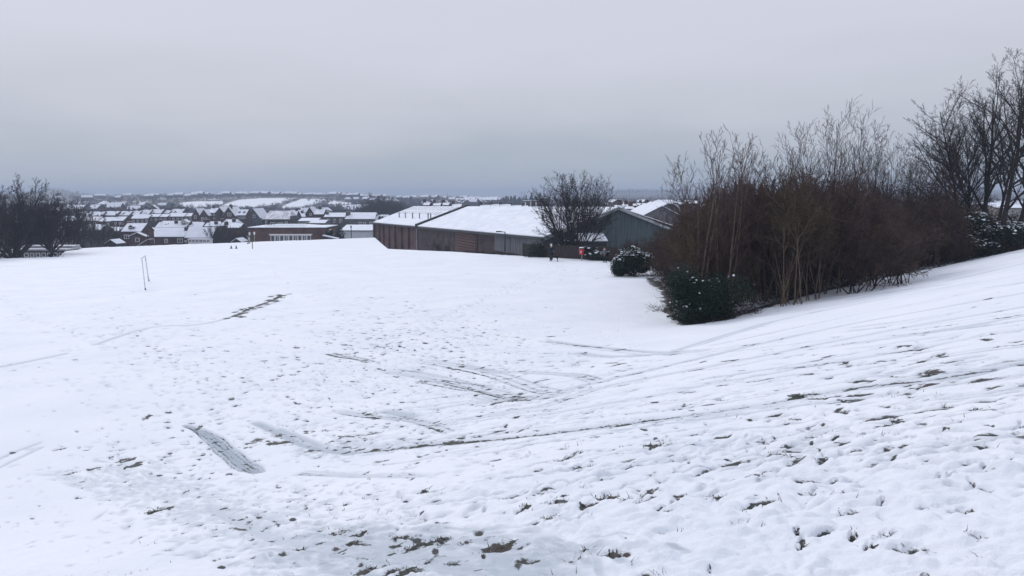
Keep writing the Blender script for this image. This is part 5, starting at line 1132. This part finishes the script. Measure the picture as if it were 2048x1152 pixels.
# conifer trees in the dark wood left of the wide bare tree
def conifer(seed):
    r = np.random.RandomState(seed); V = []
    for t in np.linspace(.08, 1, 16):
        R_ = (1-t)*.30+.03; n_ = int(10+14*(1-t))
        for _ in range(n_):
            a = r.rand()*6.28; rr_ = R_*r.uniform(.7, 1.2); w = .07*r.uniform(.6, 1.3)
            c = np.array([0, 0, t]); tip = np.array([math.cos(a)*rr_, math.sin(a)*rr_, t-.07]); s = np.array([-math.sin(a)*w, math.cos(a)*w, 0])
            V.append([c+[0, 0, .03], tip*.75+[0, 0, t*.25]+s, tip]); V.append([c, tip, tip*.75+[0, 0, t*.25]-s])
    return tris_mesh('conifer', np.array(V), [CONIF])
CF = [conifer(k) for k in range(4)]
n_ = 0; cf = []
for k in range(80):
    px = 990+110*frng.random()**.9; yt = np.interp(px, [985, 1000, 1020, 1045, 1070, 1100, 1140], [401, 394, 391, 391, 388, 390, 393])+frng.uniform(0, 10); R_ = frng.uniform(880, 1100); cf.append((px, yt, R_))
cf += [(1063, 385.5, 900), (1052, 389, 905), (1030, 390, 890), (1012, 391, 900), (1078, 387, 920), (1088, 386, 930), (822, 391, 1000), (825, 392, 1010)]
cf.sort()
for k, (px, yt, R_) in enumerate(cf):
    x = (px-1024)/F_*R_; z = gz(x, R_); h = zpx(yt, x, R_)-z; h = max(h, 6); o = link('conifer_tree', CF[k % 4]); o.location = (x, R_, z-.3); w = h*frng.uniform(.9, 1.4); o.scale = (w, w, h); tag(o, 'blue-green conifer among the dense wood on the skyline left of the wide bare tree' if px > 900 else 'lone pair of dark conifers on the skyline above the ribbed warehouse roof', 'tree', 'conifers of the skyline wood' if px > 900 else 'two lone skyline conifers')
# single trees standing out on the skyline and along field edges
SK = [(742, 1300, 383), (452, 1290, 388), (468, 1300, 388), (385, 1260, 390), (400, 1265, 389), (655, 1330, 386), (668, 1330, 386.5), (690, 1330, 387), (630, 1340, 387), (610, 1345, 387), (545, 1350, 388), (580, 1350, 387), (760, 1320, 389), (815, 1350, 391), (620, 1120, 404), (636, 1100, 402), (682, 900, 405), (674, 890, 406), (690, 900, 407), (505, 880, 413), (545, 850, 412), (575, 870, 413), (440, 900, 408), (455, 880, 409), (420, 950, 406), (140, 700, 398), (160, 700, 392), (175, 720, 396), (120, 690, 399), (95, 720, 401), (1300, 1300, 392), (1275, 1200, 396), (1320, 900, 397)]
SK.sort()
for k, (px, R_, yt) in enumerate(SK):
    x = (px-1024)/F_*R_; z = gz(x, R_); s = max(.6, (zpx(yt, x, R_)-z)/dist_trees[k % 4][2]); r = empty('bare_tree', (x, R_, z-.2), k*1.1); r.scale = (s, s, s); tr, cw, _ = dist_trees[k % 4]; link('trunk', tr, r); link('crown', cw, r)
    tag(r, f'tiny hazy bare tree on the far hillsides, {ordn(k, len(SK))} of those standing clear', 'tree', 'hazy bare trees on the far hillsides')
def mast(px, yt, R_, w, label, name='mast'):
    x = (px-1024)/F_*R_; z = gz(x, R_); h = zpx(yt, x, R_)-z; rt = empty(name, (x, R_, z)); m = MB()
    m.tube((0, 0, 0), (0, 0, h*.9), w, w*.45, 6); m.build('pole', DARKM, rt); m = MB(); m.tube((0, 0, h*.9), (0, 0, h), w*.4, w*.2, 5); m.box(-w*1.3, w*1.3, -w*.2, w*.2, h*.82, h*.85); m.build('aerial', DARKM, rt); tag(rt, label, 'mast')
mast(895.5, 385, 1300, .45, 'thin mast on the skyline above the warehouse'); mast(1043, 381, 1000, .35, 'left one of two thin masts above the conifer wood'); mast(1049, 382, 1000, .35, 'right one of two thin masts above the conifer wood'); mast(1257, 377, 2200, .9, 'thin mast on the hazy hill right of the wide bare tree'); mast(649, 389, 1300, .5, 'short mast on the crest right of the white fields'); mast(319, 390, 1300, .8, 'hazy tower-like mast on the left skyline')
# church tower behind the shrub belt
Y = 300; p = at(1490, 364, Y); z0 = gz(p.x, Y)-2; hh = p.z-z0; rt = empty('church_tower', (p.x, Y, z0)); m = MB(); w = 3.1
m.box(-w, w, -w, w, 0, hh*.94); m.box(-w-.2, w+.2, -w-.2, w+.2, hh*.94, hh*.955); m.build('tower', BRNB, rt)
m = MB()
for sx in (-1, 1):
    for sy in (-1, 1): m.tube((sx*(w-.4), sy*(w-.4), hh*.95), (sx*(w-.4), sy*(w-.4), hh*(1.12 if sx < 0 else 1.06)), .5, .02, 6)
m.build('pinnacles', BRNB, rt)
for k in (-1, 1): q = MB(); q.box(k*1.2-.45, k*1.2+.45, -w-.06, -w-.003, hh*.72, hh*.88); q.build('belfry_opening', DARKM, rt)
tag(rt, 'square church tower with corner pinnacles glimpsed through the saplings', 'church tower')

# ------------------------------------------------------------------ things on and round the pitch
def goal():
    x0, y0 = hit(291, 580); x1, y1 = hit(298, 562); z0, z1 = gz(x0, y0), gz(x1, y1); rt = empty('goal', (x0, y0, z0)); H = 2.5; dx, dy, dz_ = x1-x0, y1-y0, z1-z0
    # the frame leans slightly to the left
    ln = -.15
    m = MB(); m.tube((0, 0, -.3), (ln, 0, H), .042, None, 8); m.build('post', mat('worn white paint', (.82, .82, .85), .6, c2=(.5, .5, .55), scale=3), rt)
    m = MB(); m.tube((dx, dy, dz_-.3), (dx+ln*1.5, dy, dz_+H*.93), .055, None, 8); m.build('post', MATS['worn white paint'], rt)
    m = MB(); m.tube((ln-.03, -.05, H), (dx+ln*1.5, dy+.05, dz_+H*.93), .055, None, 8); m.build('crossbar', MATS['worn white paint'], rt)
    for x, y, z in ((0, 0, 0), (dx, dy, dz_)): m = MB(); m.tube((x, y, z-.05), (x-.01, y, z+.14), .055, None, 8); m.build('post_sleeve', DARKM, rt)
    tag(rt, 'bare goal frame without net, seen end-on in the snow', 'goal')
goal()
for k, px in enumerate((462.5, 472.5)):
    x, y = hit(px, 497.2); z = gz(x, y); rt = empty('traffic_cone', (x, y, z)); m = MB(); m.box(-.2, .2, -.2, .2, -.03, .05); m.build('base', DARKM, rt); m = MB(); m.tube((0, 0, .05), (0, 0, .55), .15, .03, 10); m.build('cone_body', DARKM, rt); tag(rt, f'small dark traffic cone standing on the far pitch, {"left" if k == 0 else "right"} one of two', 'traffic cone', 'small dark cones on the pitch')
x, y = hit(505, 497.5); z = gz(x, y); rt = empty('sign_post', (x, y, z)); hh = zpx(468, x, y)-z
m = MB(); m.tube((0, 0, -.2), (0, 0, 1.75), .07, None, 6); m.build('post', mat('olive post', (.12, .12, .05)), rt); m = MB(); m.box(-.62, -.08, -.03, .03, .95, 1.12); o = m.build('board', DARKM, rt); o.rotation_euler = (0, -.25, 0); tag(rt, 'olive post with tilted dark board at the far edge of the pitch', 'sign post')
def lamp_post(px, yt, yb, Y, label, style='arm', col=None):
    p = at(px, yt, Y); zb = at(px, yb, Y).z if yb else gz(p.x, Y); rt = empty('lamp_post', (p.x, Y, zb)); h = p.z-zb; col = col or DARKM; m = MB(); m.tube((0, 0, 0), (0, 0, h), .10, .06, 8); m.build('pole', col, rt); m = MB()
    if style == 'arm': m.tube((0, 0, h-.05), (-.55, 0, h+.02), .05, None, 6); m.build('arm', col, rt); m = MB(); m.box(-1.15, -.45, -.12, .12, h-.04, h+.1); m.build('lamp_head', col, rt)
    elif style == 'globe': m.tube((0, 0, h-.35), (0, 0, h+.1), .16, .2, 8); m.blob((0, 0, h+.15), (.2, .2, .1)); m.build('lantern', WHITEP, rt)
    else: m.box(-.12, .12, -.06, .06, h-.5, h-.05); m.build('pole_cap', col, rt)
    return tag(rt, label, 'lamp post' if style != 'pole' else 'pole')
lamp_post(1010, 463.5, 503, 100, 'dark street lamp before the pale cladding of the warehouse wall'); lamp_post(1334.5, 422, 462, 118, 'dark lamp post before the grey barn gable')
lamp_post(508.5, 466, 492, 163, 'short pole with white lantern before the brick hall', 'globe', GREYPT); lamp_post(499, 467, 492, 164, 'white lantern pole at the left corner of the brick hall', 'globe', GREYPT)
lamp_post(702, 451, 482, 158, 'bare dark pole before the garage block', 'pole'); lamp_post(295, 459.5, 492, 180, 'dark pole in front of the long dark brick house', 'pole')
lamp_post(454, 441, 490, 200, 'thin dark pole between the trees left of the brick hall', 'pole')
# timber fence along the foot of the warehouse
def fence(P, h, name, label):
    W = [hit(*p) for p in P]; rt = empty(name, (*W[0], gz(*W[0])))
    for k in range(len(W)-1):
        x0, y0 = W[k]; x1, y1 = W[k+1]; l = math.hypot(x1-x0, y1-y0); a = math.atan2(y1-y0, x1-x0); n_ = max(1, round(l/2.4)); m = MB()
        for j in range(n_):
            xa, ya = x0+(x1-x0)*j/n_, y0+(y1-y0)*j/n_; z = gz(xa, ya); q = MB(); w_ = l/n_
            for b in range(12): q.box(.06+b*(w_-.1)/12, .05+(b+1)*(w_-.1)/12-.012, .0 if b % 2 else -.018, .02, -.4, h-.1-(b*7 % 3)*.01)
            q.box(.05, w_-.05, -.05, .06, h-.09, h-.03); o = q.build('fence_panel', WOODF, rt); o.location = Vector((xa, ya, z))-rt.location; o.rotation_euler = (0, 0, a)
            q = MB(); q.box(-.05, .05, -.05, .05, -.4, h+.05); o = q.build('post', WOODF, rt); o.location = Vector((xa, ya, z))-rt.location; o.rotation_euler = (0, 0, a)
    return tag(rt, label, 'fence')
fence([(1046, 512.3), (1140, 517.6), (1236, 522.3)], 1.5, 'fence', 'dark timber fence behind the dog walker, red bin and grey-coated person')
# ivy and scrub on the fence
x, y = hit(1112, 517); bush('ivy', evergreen(21, 9000, (3.0, .7, 2.1), .12, .03, IVY, 16), (x, y+2.0, gz(x, y)-.3), -.5, 'dark ivy mass under the wide bare tree behind the dog walker')
x, y = hit(1205, 523); bush('ivy', evergreen(22, 8000, (2.2, .7, 1.5), .12, .08, IVY, 14), (x, y+1.5, gz(x, y)-.3), -.5, 'dark ivy mass on the fence behind the grey-coated person')
segs = []; rng = random.Random(5)
for k in range(60):
    px = rng.uniform(900, 960) if k < 34 else rng.uniform(960, 1020); x, y = hit(px, np.interp(px, [900, 1040], [503, 513])-.6); z = gz(x, y)
    for _ in range(6): a = rng.uniform(0, 6.28); segs.append((x, y, z-.1, x+math.cos(a)*.5, y+math.sin(a)*.3, z+rng.uniform(.1, .5), .02, .01))
o = link('brambles', segs_mesh('brambles', segs, TWIGD, 3)); tag(o, 'low tangled brambles along the foot of the brown warehouse wall', 'brambles', kind='stuff')
# red bin on its post
x, y = hit(1162.5, 522); z = gz(x, y); rt = empty('litter_bin', (x, y, z)); m = MB(); m.tube((.06, .1, -.3), (.06, .1, 1.0), .05, None, 8); m.build('post', GREYPT, rt)
m = MB(); n_ = 14
prof = [(.17, .66), (.24, .74), (.26, 1.16), (.24, 1.24)]; V = []; Fc = []
for r_, z_ in prof:
    for k in range(n_): a = 2*math.pi*k/n_; V.append((math.cos(a)*r_, math.sin(a)*r_*.85-.12, z_))
for j in range(3):
    for k in range(n_): Fc.append((j*n_+k, j*n_+(k+1) % n_, (j+1)*n_+(k+1) % n_, (j+1)*n_+k))
Fc += [tuple(range(n_-1, -1, -1)), tuple(range(3*n_, 4*n_))]; m.poly(V, Fc); body = m.build('bin_body', REDP, rt, True)
m = MB(); m.box(-.13, -.01, -.355, -.325, .84, 1.06); m.build('notice', mat('pale notice', (.75, .6, .6)), body)
m = MB(); m.tube((0, -.12, 1.24), (0, -.12, 1.34), .24, .22, 12); m.build('lid', DARKM, rt); m = MB(); m.blob((0, -.12, 1.36), (.25, .23, .08), 0, 12, 6); m.build('snow_cap', SNOW, rt, True)
tag(rt, 'red litter bin with snow on its dark lid, by the timber fence', 'litter bin')

# ------------------------------------------------------------------ people and the dog
def skin(name, verts, edges, radii, m, parent=None, loc=(0, 0, 0), rz=0, scale=1, root=0, lvl=2):
    me = bpy.data.meshes.new(name); me.from_pydata(verts, edges, []); me.materials.append(m); o = bpy.data.objects.new(name, me); COL.objects.link(o)
    md = o.modifiers.new('skin', 'SKIN'); md.use_smooth_shade = True
    if not me.skin_vertices: 
        bpy.context.view_layer.objects.active = o
    for i, r in enumerate(radii):
        v = me.skin_vertices[0].data[i]; v.radius = (r, r) if not hasattr(r, '__len__') else r; v.use_root = (i == root)
    s = o.modifiers.new('sub', 'SUBSURF'); s.levels = lvl; s.render_levels = lvl
    o.location = loc; o.rotation_euler = (0, 0, rz); o.scale = (scale,)*3
    if parent: o.parent = parent
    return o
FACE = mat('skin', (.45, .28, .22), .6, var=.1)
def person(loc, rz, label, coat, legs_m, hat_m, hair_m, long_coat=False, scale=1., pose=0):
    rt = empty('person', loc, rz); rt.scale = (scale,)*3
    # joints: pelvis chest neck head, arms, legs
    a = .04 if pose else .0
    V = [(0, 0, .92), (0, .01, 1.12), (0, 0, 1.36), (0, -.01, 1.50), (0, -.02, 1.60), (0, -.02, 1.68),
         (-.19, 0, 1.42), (-.25, -.03, 1.14), (-.22, -.16, .92), (.19, 0, 1.42), (.25, -.03, 1.14), (.23, -.20, .94),
         (-.10, 0, .88), (-.11, -.04, .48), (-.12, .02+a, .09), (-.12, -.12, .04), (.10, 0, .88), (.13, .05, .48), (.13, .10+a, .09), (.14, -.04, .04)]
    E = [(0, 1), (1, 2), (2, 3), (3, 4), (4, 5), (2, 6), (6, 7), (7, 8), (2, 9), (9, 10), (10, 11), (0, 12), (12, 13), (13, 14), (14, 15), (0, 16), (16, 17), (17, 18), (18, 19)]
    R = [(.14, .11), (.13, .10), (.15, .10), .055, .085, .075, .06, .045, .035, .06, .045, .035, .085, .06, .04, .04, .085, .06, .04, .04]
    b = skin('body', V, E, R, FACE, rt)
    if long_coat: skin('coat', [(0, 0, .62), (0, 0, .92), (0, 0, 1.16), (0, 0, 1.40), (-.20, 0, 1.40), (-.27, -.03, 1.13), (-.23, -.15, .93), (.20, 0, 1.40), (.27, -.03, 1.13), (.23, -.18, .95)], [(0, 1), (1, 2), (2, 3), (3, 4), (4, 5), (5, 6), (3, 7), (7, 8), (8, 9)], [(.20, .16), (.19, .16), (.18, .15), (.17, .13), .085, .075, .06, .085, .075, .06], coat, rt)
    else: skin('coat', [(0, 0, .80), (0, 0, 1.1), (0, 0, 1.38), (0, 0, 1.47), (-.21, 0, 1.40), (-.29, -.02, 1.12), (-.25, -.16, .93), (.21, 0, 1.40), (.29, -.02, 1.12), (.25, -.18, .95)], [(0, 1), (1, 2), (2, 3), (2, 4), (4, 5), (5, 6), (2, 7), (7, 8), (8, 9)], [(.21, .16), (.20, .16), (.20, .14), .09, .09, .08, .06, .09, .08, .06], coat, rt)
    skin('trousers', [(0, 0, .90), (-.10, 0, .84), (-.115, -.04, .48), (-.12, .02+a, .12), (.10, 0, .84), (.135, .05, .48), (.135, .10+a, .12)], [(0, 1), (1, 2), (2, 3), (0, 4), (4, 5), (5, 6)], [(.16, .12), .11, .082, .065, .11, .082, .065], legs_m, rt)
    for (x0, y0), (x1, y1) in (((-.12, .04+a), (-.12, -.14)), ((.135, .12+a), (.14, -.06))): skin('boot', [(x0, y0, .12), (x0, y0, .05), (x1, y1, .04)], [(0, 1), (1, 2)], [.062, .06, .045], DARKM, rt)
    m = MB(); m.blob((0, -.01, 1.70), (.118, .125, .10), 0, 12, 8)
    h = m.build('hat', hat_m, rt, True)
    if not long_coat: m = MB(); m.blob((.03, 0, 1.83), (.055, .055, .05), 0, 10, 6); m.build('bobble', hat_m, h, True)
    m = MB(); m.blob((0, .05, 1.60), (.10, .07, .12), 0, 10, 6); m.build('hair', hair_m, rt, True)
    for sx in (-1, 1): m = MB(); m.blob((sx*.033, -.103, 1.62), (.012, .008, .008), 0, 6, 4); m.build('eye', DARKM, b)
    m = MB(); m.blob((0, -.112, 1.59), (.013, .02, .022), 0, 6, 4); m.build('nose', FACE, b, True)
    # hands with separate curled fingers
    for sx, (hx, hy, hz) in ((-1, (-.22, -.19, .88)), (1, (.23, -.22, .90))):
        V = [(hx, hy, hz)]; E = []; R = [.032]
        for k in range(4):
            i = len(V); q = hx+(k-1.5)*.020; V += [(q, hy-.02, hz-.05), (q, hy-.03, hz-.085+.006*abs(k-1)), (q, hy-.015, hz-.105+.008*abs(k-1))]; E += [(0, i), (i, i+1), (i+1, i+2)]; R += [.011, .009, .008]
        i = len(V); V += [(hx-sx*.035, hy-.03, hz-.02), (hx-sx*.045, hy-.05, hz-.05)]; E += [(0, i), (i, i+1)]; R += [.011, .009]
        skin('hand', V, E, R, coat if not long_coat else FACE, b, lvl=1)
    return tag(rt, label, 'person')
NAVY = mat('navy coat', (.018, .025, .045), .8); BLK = mat('black cloth', (.012, .013, .018), .85); WHW = mat('white wool', (.80, .80, .82), .9); GRC = mat('grey coat', (.12, .12, .135), .85); HAIR = mat('dark hair', (.02, .015, .012), .7); DKW = mat('dark wool', (.03, .03, .035), .9)
x, y = hit(1102.3, 521.3); person((x, y, gsurf(x, y)), .5, 'person in long navy coat and pale bobble hat standing beside a black dog', NAVY, BLK, WHW, HAIR, scale=.93)
x, y = hit(1209, 525); person((x, y, gsurf(x, y)), -.9, 'person in grey knee-length coat and dark hat standing by the timber fence', GRC, BLK, DKW, HAIR, True, scale=.9, pose=1)
# dog: faces right-front
x, y = hit(1108, 523.6); rt = empty('dog', (x, y, gsurf(x, y)), -.45); rt.scale = (1.05,)*3
DOG = mat('black fur', (.012, .012, .014), .8)
V = [(0, 0, .50), (.20, 0, .49), (.36, 0, .50), (.46, 0, .60), (.54, 0, .70), (.64, 0, .68), (.72, 0, .65), (-.22, 0, .52), (-.34, 0, .53), (-.44, 0, .46), (-.52, 0, .34),
     (.34, .09, .42), (.33, .10, .22), (.34, .10, .04), (.38, .10, .025), (.38, -.09, .42), (.41, -.10, .22), (.41, -.10, .04), (.45, -.10, .025),
     (-.26, .10, .42), (-.20, .11, .28), (-.34, .11, .18), (-.32, .11, .03), (-.28, .11, .025), (-.30, -.10, .42), (-.25, -.11, .28), (-.40, -.11, .18), (-.38, -.11, .03), (-.34, -.11, .025)]
E = [(0, 1), (1, 2), (2, 3), (3, 4), (4, 5), (5, 6), (0, 7), (7, 8), (8, 9), (9, 10), (2, 11), (11, 12), (12, 13), (13, 14), (2, 15), (15, 16), (16, 17), (17, 18), (7, 19), (19, 20), (20, 21), (21, 22), (22, 23), (7, 24), (24, 25), (25, 26), (26, 27), (27, 28)]
R = [(.115, .12), (.13, .14), (.12, .13), .08, .082, .05, .036, (.10, .105), .04, .028, .018, .06, .035, .027, .03, .06, .035, .027, .03, .075, .05, .032, .026, .03, .075, .05, .032, .026, .03]
skin('body', V, E, R, DOG, rt)
for s in (-1, 1): m = MB(); m.poly([(.52, s*.05, .76), (.56, s*.075, .74), (.53, s*.085, .62), (.50, s*.07, .70), (.52, s*.09, .70)], [(0, 1, 2, 3), (0, 3, 4), (0, 4, 1), (1, 4, 2), (2, 4, 3)]); m.build('ear', DOG, rt)
m = MB(); m.tube((.47, 0, .57), (.44, 0, .66), .085, .08, 10); m.build('collar', REDP, rt)
tag(rt, 'black medium-sized dog standing at the feet of the navy-coated person', 'dog')

# ------------------------------------------------------------------ the winter haze in the valley
m = MB(); m.box(-6900, 6900, -6900, 6900, -44, 34); hz = m.build('haze', [])
hm = bpy.data.materials.new('haze'); hm.use_nodes = True; t = hm.node_tree; t.nodes.clear(); o_ = t.nodes.new('ShaderNodeOutputMaterial'); v_ = t.nodes.new('ShaderNodeVolumePrincipled')
v_.inputs['Color'].default_value = (.58, .67, .83, 1); v_.inputs['Density'].default_value = .00036; v_.inputs['Anisotropy'].default_value = .2; t.links.new(v_.outputs[0], o_.inputs['Volume'])
hz.data.materials.append(hm); tag(hz, 'thin bluish winter haze filling the valley', 'haze', kind='stuff')
